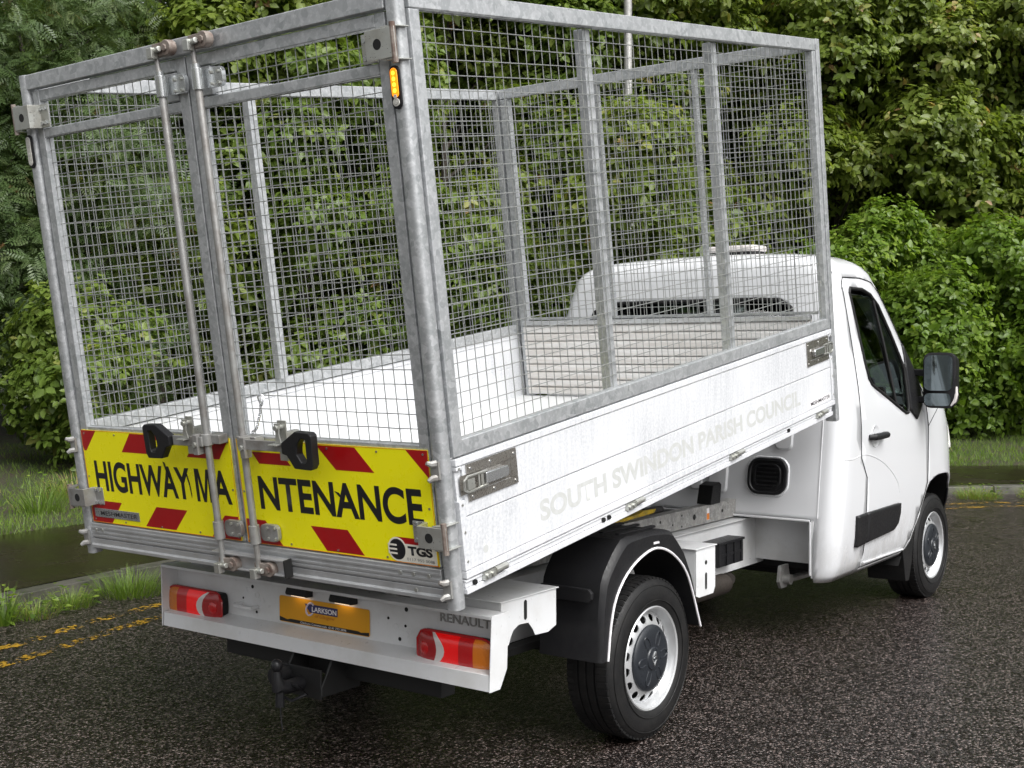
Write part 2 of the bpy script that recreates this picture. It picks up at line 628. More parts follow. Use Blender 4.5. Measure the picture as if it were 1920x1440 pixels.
def side_panel(sg):
    X = lambda a, b: (min(sg * a, sg * b), max(sg * a, sg * b))
    pan = MB(B)
    pan.box(*X(1.022, 1.036), .004, L - .004, .004, .41)
    o = pan.build('side_panel', 'board', truck)
    for v0, v1 in ((.030, .2075), (.2115, .385)):
        bb(*X(1.020, 1.045), .034, L - .034, v0, v1).build('board', 'board', o, .002)
    bb(*X(1.016, 1.049), .001, L - .001, .387, .412).build('top_edge', 'board', o, .003)
    bb(*X(1.016, 1.049), .001, L - .001, .002, .028).build('bottom_edge', 'board', o, .003)
    for u0, u1, lo in ((.001, .032, 0), (L - .032, L - .001, 0)):
        for v0, v1 in ((.030, .268), (.372, .385)):
            bb(*X(1.018, 1.0475), u0, u1, v0, v1).build('end_cap', 'board', o, .002)
    # bottom rail of the bed with its two ledges, hinges and bolts
    r = MB(B)
    r.box(*X(.99, 1.040), 0, 3.17, -.030, -.002)
    r.box(*X(.99, 1.046), 0, 3.17, -.052, -.031)
    r.box(*X(.99, 1.044), 0, 3.17, -.012, -.004)
    rail = r.build('bed_rail', 'board', truck, .003)
    for u in (.09, 1.03, 1.95, 2.95):
        h = MB(B)
        h.box(*X(1.041, 1.056), u, u + .065, -.028, -.002)
        h.cyl((sg * 1.052, u + .06, -.010), (sg * 1.052, u + .125, -.010), .012, 10)
        for q in (.014, .042):
            h.cyl((sg * 1.05, u + q, -.015), (sg * 1.064, u + q, -.015), .0085, 8)
        h.build('hinge', 'zinc', rail)
    for u in (.045, .86, .90, 2.6):
        MB(B).cyl((sg * 1.04, u, -.020), (sg * 1.050, u, -.020), .009, 8).build('bolt', 'rubber', rail)
    # recessed latches at both ends
    for u0, d in ((.022, 1), (L - .022, -1)):
        U = lambda t: u0 + d * t
        lp = MB(B)
        for (p, q, v0, v1) in ((.03, .31, .352, .384), (.03, .31, .258, .284), (.275, .31, .285, .351)):
            lp.box(*X(1.0465, 1.0505), *sorted((U(p), U(q))), v0, v1)
        latch = lp.build('latch', 'stain', truck)
        MB(B).box(*X(1.0452, 1.0458), *sorted((U(-.005), U(.274))), .285, .351).build('latch_pocket', 'rusty' if 0 else 'stain', latch)
        lv = MB(B)
        pl = [(.115, .300), (.115, .340), (.235, .338), (.245, .330), (.245, .308), (.235, .300)]
        lv.prism([(U(a), b) for a, b in pl], sg * 1.047, sg * 1.066, 'x')
        lv.build('latch_lever', 'bright', latch, .004)
        loop = MB(B)
        loop.tube([(sg * 1.060, U(.125), .344), (sg * 1.060, U(.02), .346), (sg * 1.060, U(.0), .335), (sg * 1.060, U(.0), .304), (sg * 1.060, U(.02), .293), (sg * 1.060, U(.125), .297)], .0045, 6)
        loop.tube([(sg * 1.060, U(.078), .345), (sg * 1.060, U(.078), .296)], .004, 6)
        loop.box(*X(1.048, 1.062), *sorted((U(.018), U(.055))), .300, .335)
        loop.cyl((sg * 1.056, U(.1), .30), (sg * 1.056, U(.1), .338), .007, 8)
        loop.build('latch_loop', 'zinc', latch)
        rv = MB(B)
        for a, b in ((.05, .368), (.16, .368), (.295, .366), (.295, .27), (.17, .271), (.05, .271)):
            rv.cyl((sg * 1.050, U(a), b), (sg * 1.0525, U(a), b), .005, 8)
        rv.build('rivets', 'bright', latch)
    sc = MB(B)
    for u in (.016, L - .016):
        for v in (.378, .254, .16, .06):
            sc.cyl((sg * 1.047, u, v), (sg * 1.0495, u, v), .005, 8)
    sc.build('screws', 'zinc', o)
    if sg > 0:
        text('lettering', 'SOUTH SWINDON PARISH COUNCIL', 'ghost', o, (.45, 2.76, .080, .160), P_r, bold=.035)
        MB(B).box(1.0455, 1.0462, 2.842, 3.15, .040, .075).build('sticker', 'white', o)
        text('lettering', 'MESHMASTER', 'ink', o, (2.885, 3.14, .050, .069), P_r, bold=.015, depth=.0016)
        MB(B).cyl((1.0453, .12, .075), (1.0458, .12, .075), .014, 16).build('sticker_mark', 'ghost', o)
    return o


for sg in (1, -1):
    side_panel(sg)

# ---- headboard of ribbed planks
head = bb(-.955, .955, 3.165, 3.172, .03, .47).build('headboard', 'plank', truck)
for i in range(9):
    v = .032 + i * .048
    pl = MB(B)
    pl.prism([(3.164, v), (3.148, v + .002), (3.142, v + .010), (3.142, v + .036), (3.148, v + .044), (3.164, v + .045)], -.95, .95, 'x')
    pl.build('plank', 'plank', head)
bb(-.955, .955, 3.136, 3.176, .468, .492).build('top_edge', 'alu', head, .003)


# ---- cage: galvanised frames filled with welded wire
def grid_wires(mb, P, a0, a1, b0, b1, step=.05, r=.0018, jit=.0):
    """square wire grid in surface coordinates (a,b)"""
    na, nb = int(round((a1 - a0) / step)), int(round((b1 - b0) / step))
    for i in range(na + 1):
        a = a0 + (a1 - a0) * i / na
        pts = [P(a + random.uniform(-jit, jit), b0 + (b1 - b0) * t / 5, 0) for t in range(6)]
        mb.tube(pts, r, 5, caps=False)
    for i in range(nb + 1):
        b = b0 + (b1 - b0) * i / nb
        pts = [P(a0 + (a1 - a0) * t / 8, b + random.uniform(-jit, jit), r * 1.6) for t in range(9)]
        mb.tube(pts, r, 5, caps=False)


def frame_bar(name, parent, *a, bev=.004, mat='galv'):
    return bb(*a).build(name, mat, parent, bev)


V0, V1 = .418, 1.925
for sg in (1, -1):
    X = lambda a, b: (min(sg * a, sg * b), max(sg * a, sg * b))
    cs = empty('cage_side', truck)
    frame_bar('bottom_rail', cs, *X(1.003, 1.045), .051, L - .046, V0, V0 + .054)
    frame_bar('top_rail', cs, *X(1.003, 1.047), .002, L - .001, V1 - .06, V1)
    frame_bar('stile', cs, *X(1.003, 1.046), 0, .05, V0, V1 - .061)
    frame_bar('stile', cs, *X(1.003, 1.046), L - .045, L - .002, V0, V1 - .061)
    for u in ((1.045, 2.10) if sg > 0 else (1.11, 2.12)):
        frame_bar('upright', cs, *X(.968, 1.012), u, u + .05, V0 - .03 if sg > 0 else V0 + .056, V1 - .062)
    w = MB(B)
    grid_wires(w, lambda a, b, h: (sg * (1.018 + h), a, b), .05, L - .045, V0 + .054, V1 - .06, .05, .0018, .0012)
    wm = w.build('wire_mesh', 'wire', cs)
    wm['kind'] = 'stuff'

cf = empty('cage_front', truck)
frame_bar('top_rail', cf, -.984, .984, 3.160, 3.204, V1 - .06, V1 - .002)
frame_bar('bottom_rail', cf, -.984, .984, 3.178, 3.202, .494, .510)
for x in (-.295, .345):
    frame_bar('upright', cf, x - .014, x + .014, 3.165, 3.203, .511, V1 - .062)
for sg in (1, -1):
    X = lambda a, b: (min(sg * a, sg * b), max(sg * a, sg * b))
    frame_bar('corner_post', cf, *X(.986, 1.048), 3.206, 3.252, -.095, V1 + .002)
    if sg < 0:
        frame_bar('inner_post', cf, *X(.925, .984), 3.16, 3.204, .021, V1 - .063)
w = MB(B)
grid_wires(w, lambda a, b, h: (a, 3.158 - h, b), -.924, .98, .51, V1 - .06, .05, .0018, .0012)
wm = w.build('wire_mesh', 'wire', cf)
wm['kind'] = 'stuff'

# rear portal: round-edged corner posts and the top beam
portal = empty('rear_portal', truck)
for sg in (1, -1):
    X0, X1 = min(sg * .988, sg * 1.042), max(sg * .988, sg * 1.042)
    mb = MB(B).prism(rrect(X0, X1, -.056, -.002, .020, 5), -.095, V1 + .005, 'z')
    post = mb.build('corner_post', 'galv', portal, .002)
    # rope cleats welded to the posts
    for v in (.388, -.018):
        cl = MB(B)
        cl.prism([(sg * 1.012 - .016, v - .03), (sg * 1.012 + .018, v - .03), (sg * 1.012 + .018, v + .03), (sg * 1.012 - .016, v + .03)], -.066, -.056, 'y')
        for q in (-.024, .024):
            cl.tube([(sg * 1.012 + .004, -.060, v + q), (sg * 1.012 - .004, -.078, v + q * 1.0), (sg * 1.012 - .010, -.090, v + q * 1.3)], [.013, .0115, .007], 8)
        cl.build('rope_cleat', 'rod', portal, 0)
bb(-.987, .987, -.054, -.006, 1.868, 1.928).build('top_beam', 'galv', portal, .004)
bb(-.981, .981, -.052, .0, -.021, .044).build('sill_upper', 'alu', portal, .003)
sl = MB(B)
prof = [(-.002, -.064), (-.060, -.064), (-.060, -.050), (-.052, -.046), (-.052, -.023), (-.002, -.023)]
sl.prism(prof, -.986, .986, 'x')
sill = sl.build('sill', 'alu', portal, .002)
for v in (.006, .026, -.010):
    bb(-.978, .978, -.0555, -.0525, v - .0035, v + .0035).build('sill_ridge', 'alu', portal)
for x, u_, v_ in ((-.945, -.052, .018), (-.90, -.052, .018), (.80, -.052, .018), (.86, -.052, .018), (.93, -.052, .018), (.872, -.06, -.035)):
    MB(B).cyl((x, u_, v_), (x, u_ - .006, v_), .0075, 8).build('bolt', 'zinc', portal)

# ---- rear doors
FU = -.040            # rear face of the doors
S_T, S_B = .451, .050


def P_d(a, b, h):
    return B((a, FU - .0045 - h, b))


for sg in (-1, 1):
    X = lambda a, b: (min(sg * a, sg * b), max(sg * a, sg * b))
    door = empty('cage_door', truck)
    frame_bar('stile', door, *X(.932, .976), FU, FU + .04, .046, 1.862)
    frame_bar('stile', door, *X(.004, .056), FU, FU + .04, .046, 1.862)
    frame_bar('rail', door, *X(.057, .931), FU + .001, FU + .039, 1.818, 1.861)
    frame_bar('rail', door, *X(.057, .931), FU + .001, FU + .039, 1.671, 1.708)
    frame_bar('rail', door, *X(.057, .931), FU + .001, FU + .039, .440, .466)
    frame_bar('rail', door, *X(.057, .931), FU + .001, FU + .039, .048, .085)
    frame_bar('gusset', door, *X(.058, .128), FU - .002, FU + .03, 1.712, 1.814)
    w = MB(B)
    lo, hi = X(.056, .932)
    grid_wires(w, lambda a, b, h: (a, FU + .022 - h, b), lo, hi, .466, 1.82, .05, .0018, .0012)
    wm = w.build('wire_mesh', 'wire', door)
    wm['kind'] = 'stuff'
    # hinges: bent plates bolted to door and post
    for vc, hh, mt in ((1.756, .047, 'zinc'), (.166, .038, 'zinc' if sg > 0 else 'rod')):
        hg = MB(B)
        hg.prism([(sg * .872, FU - .001), (sg * .872, FU - .007), (sg * .925, FU - .007), (sg * .935, -.098), (sg * 1.040, -.098), (sg * 1.056, -.092), (sg * 1.054, -.082), (sg * 1.038, -.089), (sg * .945, -.089), (sg * .938, FU - .001)], vc - hh, vc + hh, 'z')
        for t in (-hh - .006, hh):
            hg.prism([(sg * 1.000, -.094), (sg * 1.052, -.094), (sg * 1.058, -.02), (sg * 1.043, -.02), (sg * 1.030, -.058)], vc + t, vc + t + .005, 'z')
        h = hg.build('hinge', mt, door, .002)
        pin = MB(B)
        pin.cyl((sg * 1.046, -.088, vc - hh - .016), (sg * 1.046, -.088, vc + hh + .014), .010, 10)
        pin.build('hinge_pin', 'rusty', door)
        bl = MB(B)
        for x in (.888, .916):
            for t in (-.028, .028):
                bl.cyl((sg * x, FU - .006, vc + t), (sg * x, FU - .014, vc + t), .0085, 6)
        bl.build('hinge_bolts', 'bright', door)
        MB(B).cyl((sg * .985, -.0978, vc), (sg * .985, -.0986, vc), .017, 16).build('hinge_hole', 'shadow', door)

    # sign board
    sb = bb(*X(.0195, .971), FU - .0045, FU - .0005, S_B, S_T).build('sign_board', 'yellow', truck)
    if sg < 0:
        reds = [[(-.969, .449), (-.867, .449), (-.949, .362), (-.962, .362), (-.969, .38)],
                [(-.635, .446), (-.448, .446), (-.516, .366), (-.703, .366)],
                [(-.209, .449), (-.024, .449), (-.090, .366), (-.283, .366)],
                [(-.940, .146), (-.752, .146), (-.836, .0525), (-.968, .0525), (-.968, .11)],
                [(-.521, .146), (-.326, .146), (-.412, .058), (-.607, .058)],
                [(-.100, .144), (-.023, .144), (-.023, .0525), (-.189, .0525)]]
    else:
        reds = [[(.024, .449), (.066, .449), (.092, .418), (.024, .41)][:3],
                [(.10, .406), (.265, .406), (.305, .362), (.135, .362)],
                [(.448, .446), (.636, .446), (.719, .360), (.535, .360)],
                [(.873, .449), (.969, .449), (.969, .352)],
                [(.024, .143), (.129, .143), (.212, .0525), (.024, .0525)],
                [(.372, .143), (.558, .143), (.629, .056), (.443, .056)],
                [(.785, .14), (.890, .14), (.969, .0525), (.846, .0525)]]
    for q in reds:
        mb = MB(B)
        mb.prism(q, FU - .0049, FU - .0046, 'y')
        mb.build('red_stripe', 'red', sb)
    ed = MB(B)
    lo, hi = X(.0195, .971)
    for a in ((lo, hi, S_B, S_B + .0022), (lo, hi, S_T - .0022, S_T), (lo, lo + .0022, S_B + .0023, S_T - .0023), (hi - .0022, hi, S_B + .0023, S_T - .0023)):
        ed.box(a[0], a[1], FU - .0052, FU - .0047, a[2], a[3])
    ed.build('sign_edge', 'orange', sb)
    rv = MB(B)
    for x in (.03, .26, .5, .74, .95):
        for v in (.063, .436):
            rv.cyl((sg * x, FU - .0046, v), (sg * x, FU - .007, v), .0042, 8)
    for x in (.032, .955):
        rv.cyl((sg * x, FU - .0046, .25), (sg * x, FU - .007, .25), .0042, 8)
    rv.build('rivets', 'stain', sb)
    if sg < 0:
        for s_, a0, a1 in (('HIGHWAY', -.908, -.285), ('A', -.152, -.044)):
            text('lettering', s_, 'ink', sb, (a0, a1, .190, .322), P_d, bold=.027)
        mm = MB(B)
        mm.prism([(-.252, .190), (-.234, .190), (-.234, .290), (-.212, .190), (-.196, .190), (-.174, .290), (-.174, .190), (-.156, .190), (-.156, .322), (-.182, .322), (-.204, .222), (-.226, .322), (-.252, .322)], FU - .0055, FU - .0051, 'y')
        mm.build('lettering', 'ink', sb)
        np_ = bb(-.948, -.642, FU - .0075, FU - .0047, .074, .112).build('name_plate', 'silverplate', sb, .001)
        text('lettering', 'MESHMASTER', 'ink', sb, (-.905, -.655, .083, .102), P_d, bold=.004, depth=.0036)
    else:
        text('lettering', 'I', 'ink', sb, (.046, .066, .186, .316), P_d, bold=.027)
        text('lettering', 'NTENANCE', 'ink', sb, (.116, .925, .186, .316), P_d, bold=.027)
        # dealer sticker: cream tag, black disc with three bars, letters and number
        st = MB(B)
        tg = [(.800, .050 + .003), (.965, .0535), (.965, .118), (.820, .118)]
        st.prism(tg, FU - .0056, FU - .0050, 'y')
        st = st.build('dealer_sticker', 'cream', sb)
        MB(B).cyl((.790, FU - .0054, .096), (.790, FU - .0060, .096), .043, 32).build('sticker_disc', 'cream', sb)
        MB(B).cyl((.790, FU - .0061, .096), (.790, FU - .0064, .096), .037, 32).build('sticker_disc', 'ink', sb)
        for t in (.081, .096, .111):
            bb(.748, .789, FU - .0070, FU - .0066, t - .0032, t + .0032).build('sticker_bar', 'cream', sb)
        text('lettering', 'TGS', 'ink', sb, (.838, .948, .079, .112), P_d, bold=.05, depth=.0016)
        text('lettering', '0117 955 0085', 'greyink', sb, (.830, .955, .060, .070), P_d, bold=.0, depth=.0016)
    # tears in the vinyl
    for q in ([[(-.440, .340), (-.428, .336), (-.418, .305), (-.405, .270), (-.41, .270), (-.426, .300)],
               [(-.312, .308), (-.296, .296), (-.286, .262), (-.281, .215), (-.284, .20), (-.290, .25), (-.302, .290)]] if sg < 0 else
              [[(.515, .283), (.536, .278), (.552, .262), (.556, .235), (.548, .255), (.53, .270)]]):
        mb = MB(B)
        mb.prism(q, FU - .0066, FU - .0055, 'y')
        mb.build('vinyl_tear', 'shadow', sb)

    # locking rod with sleeves, cams and lever handle
    rx = -.085 if sg < 0 else .118
    ru = -.093
    rod = MB(B)
    rod.tube([(rx, ru, -.055), (rx, ru, .06), (rx, ru, .09), (rx, ru, 1.81), (rx - .004, ru, 1.83), (rx - .004, ru, 1.905)], [.0105, .0115, .0136, .0136, .0095, .009], 12)
    rod = rod.build('locking_rod', 'rod', truck)
    for v0, v1, w_, mt in ((1.728, 1.803, .1, 'bright'), (.066, .136, .095, 'rod')):
        g = MB(B)
        g.cyl((rx, ru, v0), (rx, ru, v1), .0205, 16)
        g.prism(rrect(rx + .001, rx + w_, v0 + .004, v1 - .002, .02, 4), -.066, FU - .0076, 'y')
        g = g.build('rod_sleeve', mt, rod, .001)
        for a, b in ((.045, .016), (.082, .016), (.045, .056), (.082, .056)):
            MB(B).cyl((rx + a, -.066, v0 + b), (rx + a, -.073, v0 + b), .006, 6).build('bolt', 'zinc', rod)
    MB(B).cyl((rx - .002, ru, 1.803), (rx - .002, ru, 1.818), .017, 12).build('rod_collar', 'bright', rod)
    g = MB(B)
    g.cyl((rx, ru, .432), (rx, ru, .478), .0225, 14)
    g.box(rx, rx + .062, ru + .004, FU - .005, .437, .473)
    g.build('rod_clamp', 'rod', rod, .003)
    for vc in (1.896, -.030):            # cams and keepers
        kp = MB(B)
        kp.cyl((rx + .055, -.066, vc), (rx + .055, -.100, vc), .028, 16)
        kp.box(rx - .02, rx + .055, -.098, -.066, vc - .026, vc + .022)
        kp.cyl((rx + .055, -.1, vc), (rx + .055, -.108, vc), .014, 6)
        kp.build('keeper', 'rusty', rod, .003)
        cm = MB(B)
        cm.box(rx - .018, rx + .012, -.128, -.098, vc - .034, vc + .006)
        cm.tube([(rx, -.104, vc - .005), (rx + .04, -.112, vc - .002)], .011, 8)
        cm.build('cam', 'zinc', rod, .003)
    # lever and grip (the outer end carries a black loop)
    gx = -.345 if sg < 0 else .452
    sgn = -1 if sg < 0 else 1
    lv = MB(B)
    lv.box(min(rx, gx - sgn * .09), max(rx, gx - sgn * .09), -.122, -.112, .432, .470)
    lv.box(rx + (-.045 if sg < 0 else .018), rx + (-.018 if sg < 0 else .045), -.130, -.096, .400, .478)
    lv.build('lever', 'rod', rod, .002)
    MB(B).cyl((rx + sgn * .03, -.130, .44), (rx + sgn * .03, -.138, .44), .010, 8).build('lever_bolt', 'zinc', rod)
    G = MB(B)
    o1 = [(-.085, .468), (-.010, .512), (.060, .510), (.072, .50), (.068, .395), (.055, .376), (-.028, .378), (-.062, .425), (-.085, .43)]
    i1 = [(.000, .470), (.020, .488), (.038, .486), (.040, .480), (.038, .412), (.030, .402), (.012, .402), (-.008, .43), (-.006, .45)]
    a_, b_ = -.138, -.104
    n_ = len(o1)
    vs = []
    for uu in (a_, b_):
        vs += [(gx + sgn * x, uu, v) for x, v in o1] + [(gx + sgn * x, uu, v) for x, v in i1]
    fs = []
    for j in range(n_):
        j2 = (j + 1) % n_
        fs += [(j, j2, n_ + j2, n_ + j), (2 * n_ + j, 3 * n_ + j, 3 * n_ + j2, 2 * n_ + j2), (j, 2 * n_ + j, 2 * n_ + j2, j2), (n_ + j, n_ + j2, 3 * n_ + j2, 3 * n_ + j)]
    G.add(vs, fs)
    G.build('grip', 'black', rod, .005)
    cx = rx + (-.075 if sg < 0 else .235)
    ct = MB(B)
    ct.prism([(cx - .026, .398), (cx + .016, .398), (cx + .022, .545), (cx - .022, .545)], -.110, -.104, 'y')
    ct.prism([(cx - .020, .465), (cx + .012, .465), (cx + .004, .500), (cx + .012, .538), (cx - .016, .538), (cx - .012, .500)], -.132, -.126, 'y')
    ct.box(cx - .04, cx + .006, -.150, -.104, .458, .464)
    ct.cyl((cx - .003, -.104, .522), (cx - .003, -.140, .522), .010, 10)
    ct.box(cx - .014, cx + .014, -.107, FU, .470, .500)
    ct.build('lever_catch', 'zinc', door, .0015)

# channel under the doors that carries the lower keepers
ch = MB(B)
ch.box(-.150, .262, -.072, -.061, -.052, .012)
ch.box(-.150, .262, -.092, -.073, .004, .012)
ch.box(-.150, .262, -.092, -.073, -.052, -.044)
ch.build('lock_channel', 'alu', portal, .002)
bb(.258, .266, -.098, -.060, -.056, .014).build('end_plug', 'shadow', portal, .002)

# chains hanging on the mesh
for x0, v0, pts in ((-.12, .60, [(-.13, .595), (-.122, .56), (-.118, .52), (-.112, .49), (-.10, .475)]), (.18, .6, [(.205, .60), (.195, .56), (.18, .53), (.165, .50), (.14, .485)])):
    c = MB(B)
    path = spline(pts, 4)
    for i in range(len(path) - 1):
        a, b = path[i], path[i + 1]
        m = (a + b) / 2
        d = (b - a) / np.linalg.norm(b - a)
        q = np.array([-d[1], d[0]])
        ring = []
        for j in range(8):
            t = 2 * math.pi * j / 8
            l_, w_ = .0085 * math.cos(t), .0048 * math.sin(t)
            if i % 2:
                ring.append((m[0] + d[0] * l_ + q[0] * w_, -.062, m[1] + d[1] * l_ + q[1] * w_))
            else:
                ring.append((m[0] + d[0] * l_, -.062 + w_, m[1] + d[1] * l_))
        c.tube(ring, .0016, 5, closed=True)
    hk = [(pts[0][0] + .012 * math.cos(t), -.060 + .004 * math.sin(t * 2), pts[0][1] + .006 + .022 * math.sin(t)) for t in [2 * math.pi * j / 12 for j in range(12)]]
    c.tube(hk, .0032, 6, closed=True)
    c.build('chain', 'bright', truck)

# LED warning lamps on the posts
for sg, lit in ((1, True), (-1, False)):
    lx = 1.013 * sg
    h = MB(B).prism(rrect(lx - .021, lx + .021, 1.555, 1.69, .0205, 6), -.064, -.0565, 'y').build('warning_lamp', 'black', truck, .002, label='lit amber LED warning lamp' if lit else 'unlit clear LED warning lamp')
    MB(B).prism(rrect(lx - .0145, lx + .0145, (1.590 if lit else 1.565), 1.682, .014, 6), -.0685, -.0645, 'y').build('lens', 'amberlit' if lit else 'clearled', h, .002)
    if lit:
        MB(B).prism(rrect(lx - .0142, lx + .0142, 1.563, 1.5885, .0125, 6), -.068, -.0643, 'y').build('lens', 'clearled', h, .002)
    for i in range(6):
        v = 1.576 + i * .018
        MB(B).cyl((lx, -.0687, v), (lx, -.0696, v), .0070, 10).build('diode', 'ambercore' if lit and i > 1 else 'clearled', h)

# ---- light carrier across the tail
YL, YW = -1.081, -.992
lc = MB()
lc.prism([(-.941, .713), (.941, .713), (.931, .497), (-.925, .497)], YW, YW + .004, 'y')
car = lc.build('light_carrier', 'chassis', truck)
mb = MB()
mb.prism([(YL, .713), (YW + .004, .713), (YW + .004, .709), (YL + .004, .709), (YL + .004, .700), (YL, .700)], -.937, .937, 'x')
mb.build('top_flange', 'chassis', car, .002)
mb = MB()
mb.prism([(YL - .004, .439), (YL, .498), (YW + .0, .520), (YW, .512), (YL + .005, .490), (YL + .002, .442)], -.922, .928, 'x')
mb.build('bottom_lip', 'chassis', car, .002)
for sg in (1, -1):
    mb = MB()
    q = [(YL, .716), (YW + .012, .716), (YW + .012, .505), (YW - .03, .437), (YL - .004, .437)]
    vs = []
    for dx in (0, .005):
        vs += [(sg * ((.938 if z > .6 else .929) + dx), y, z) for y, z in q]
    n_ = len(q)
    mb.add(vs, [tuple(range(n_)), tuple(range(2 * n_ - 1, n_ - 1, -1))] + [(i, i + n_, (i + 1) % n_ + n_, (i + 1) % n_) for i in range(n_)])
    mb.build('end_plate', 'chassis', car, .0015)
hl = MB()
for x, z, r in ((-.43, .655, .008), (-.405, .548, .006), (-.42, .690, .006), (.42, .545, .008), (.45, .60, .006), (.455, .665, .009), (.60, .585, .006), (-.49, .6, .005), (.36, .62, .006)):
    hl.cyl((x, YW - .001, z), (x, YW - .002, z), r, 10)
hl.build('holes', 'shadow', car)
for x, z in ((-.46, .64), (-.40, .62), (.40, .59), (.43, .57), (.47, .58), (-.37, .6), (.57, .69), (.38, .675)):
    MB().tube([(x + .012 * math.cos(t), YW - .0005, z + .012 * math.sin(t)) for t in [2 * math.pi * j / 10 for j in range(10)]], .0015, 5, closed=True).build('pressed_ring', 'chassis', car)
MB().tube([(-.50, YW, .578), (-.50, YW - .045, .578), (-.485, YW - .055, .576), (-.41, YW - .055, .573), (-.395, YW - .045, .572), (-.395, YW, .572)], .008, 8).build('rope_eye', 'chassis', car)
mb = MB()
mb.prism([(-.83, .700), (-.70, .702), (-.66, .692), (-.69, .680), (-.80, .678)], YW - .0012, YW - .0004, 'y')
mb.build('scraped_patch', 'exhaust', car)
text('badge_letters', 'RENAULT', 'chrome_letter', car, (.628, .868, .643, .676), lambda a, b, h: (a, YW - h, b), bold=.006, thick=.002)

# tail lamps
for sg in (1, -1):
    xo, xi = (.918, .548) if sg > 0 else (-.955, -.585)
    wid = abs(xo - xi)
    zc, hh = .547, .066
    tl = MB()
    tl.prism([(xo - sg * wid * t if True else 0, z) for t, z in ([(p, q) for p, q in [((1 - a[0]), a[1]) for a in rrect(0, 1, zc - hh * .94, zc + hh * .94, .05, 3)]])], YW - .002, YW - .040, 'y')
    lamp = tl.build('tail_lamp', 'rubber', truck, .004, label='tail lamp cluster lit red')

    def outline(t):
        """half height of the lens at t in 0..1 from the inner end to the outer end"""
        a, b = .12, .16
        h = 1.
        if t < a:
            h = math.sqrt(max(1 - ((a - t) / a) ** 2, 0)) * .55 + .45
        if t > 1 - b:
            h = math.sqrt(max(1 - ((t - 1 + b) / b) ** 2, 0)) * .62 + .38
        return hh * h

    def section(name, t0, t1, mat, off=0., n=10, curve0=0., curve1=0.):
        vs, fs = [], []
        m = 9
        for i in range(n + 1):
            for j in range(m):
                w_ = -1 + 2 * j / (m - 1)
                e0 = t0 + curve0 * (1 - w_ * w_)
                e1 = t1 + curve1 * (1 - w_ * w_)
                t = e0 + (e1 - e0) * i / n
                hz = outline(t) * w_
                bul = (1 - abs(w_) ** 4) * (1 - abs(2 * t - 1) ** 6)
                vs.append((xi + sg * wid * t, YW - .042 - .020 * bul - off, zc + hz - .02 * sg * 0))
        for i in range(n):
            for j in range(m - 1):
                fs.append((i * m + j, i * m + j + 1, (i + 1) * m + j + 1, (i + 1) * m + j))
        MB().add(vs, fs).build(name, mat, lamp)
    section('lens_red', .0, .20, 'redlens', curve1=.095)
    section('lens_reverse', .20, .225, 'whitelens', curve0=.095, curve1=.175)
    section('lens_stop', .225, .58, 'redlit', curve0=.175)
    section('lens_tail', .58, .765, 'redtail')
    section('lens_indicator', .765, .955, 'amberplastic')
    section('lens_rim', .955, 1., 'redlens')
    edge = []
    for i in range(21):
        edge.append((i / 20, 1))
    for i in range(20, -1, -1):
        edge.append((i / 20, -1))
    MB().tube([(xi + sg * wid * t, YW - .042, zc + w_ * outline(t)) for t, w_ in edge], .0055, 6, closed=True).build('lens_bezel', 'redlens', lamp)
    MB().lathe([(.001, -.006), (.014, -.005), (.024, -.001), (.030, .004)], (xi + sg * wid * .135, YW - .0575, zc), 'y', 20).build('lens_bulb', 'redtail', lamp)

# number plate and its lamps
pl = MB().prism(rrect(-.258, .262, .530, .640, .010, 3), YW - .002, YW - .0055, 'y').build('number_plate', 'plate', truck, .001)
P_p = lambda a, b, h: (a, YW - .0056 - h, b)
mb = MB()
mb.prism([(-.256, .533), (.26, .533), (.26, .548), (.215, .543), (.20, .547), (-.19, .547), (-.21, .543), (-.256, .552)], YW - .0058, YW - .0062, 'y')
mb.build('plate_strip', 'ink', pl)
text('lettering', 'Clarkson Commercials  0141 773 2896', 'white', pl, (-.13, .135, .5355, .5445), P_p, depth=.0012)
mb = MB()
mb.prism([(-.105, .622), (.086, .622), (.086, .588), (-.075, .588)], YW - .0058, YW - .0061, 'y')
mb.build('logo_box', 'navy', pl)
text('lettering', 'LARKSON', 'white', pl, (-.062, .080, .593, .614), P_p, bold=.03, depth=.0011)
mb = MB()
mb.tube([(-.072 + .022 * math.cos(t) - .006 * math.sin(t) * -1, YW - .0068, .602 + .026 * math.sin(t)) for t in [R(40 + 290 * j / 20) for j in range(21)]], .004, 6)
mb.build('lettering', 'lilac', pl)
text('lettering', 'of Glasgow', 'rust_print', pl, (-.045, .070, .567, .584), P_p, shear=.3, depth=.0008)
for x in (-.118, .136):
    mb = MB()
    mb.prism([(YW - .001, .652), (YW - .042, .655), (YW - .050, .664), (YW - .040, .688), (YW - .001, .690)], x - .061, x + .061, 'x')
    o = mb.build('plate_lamp', 'black', truck, .006)
    MB().box(x - .04, x + .04, YW - .032, YW - .012, .6526, .6537).build('plate_lamp_lens', 'platelamp', o)

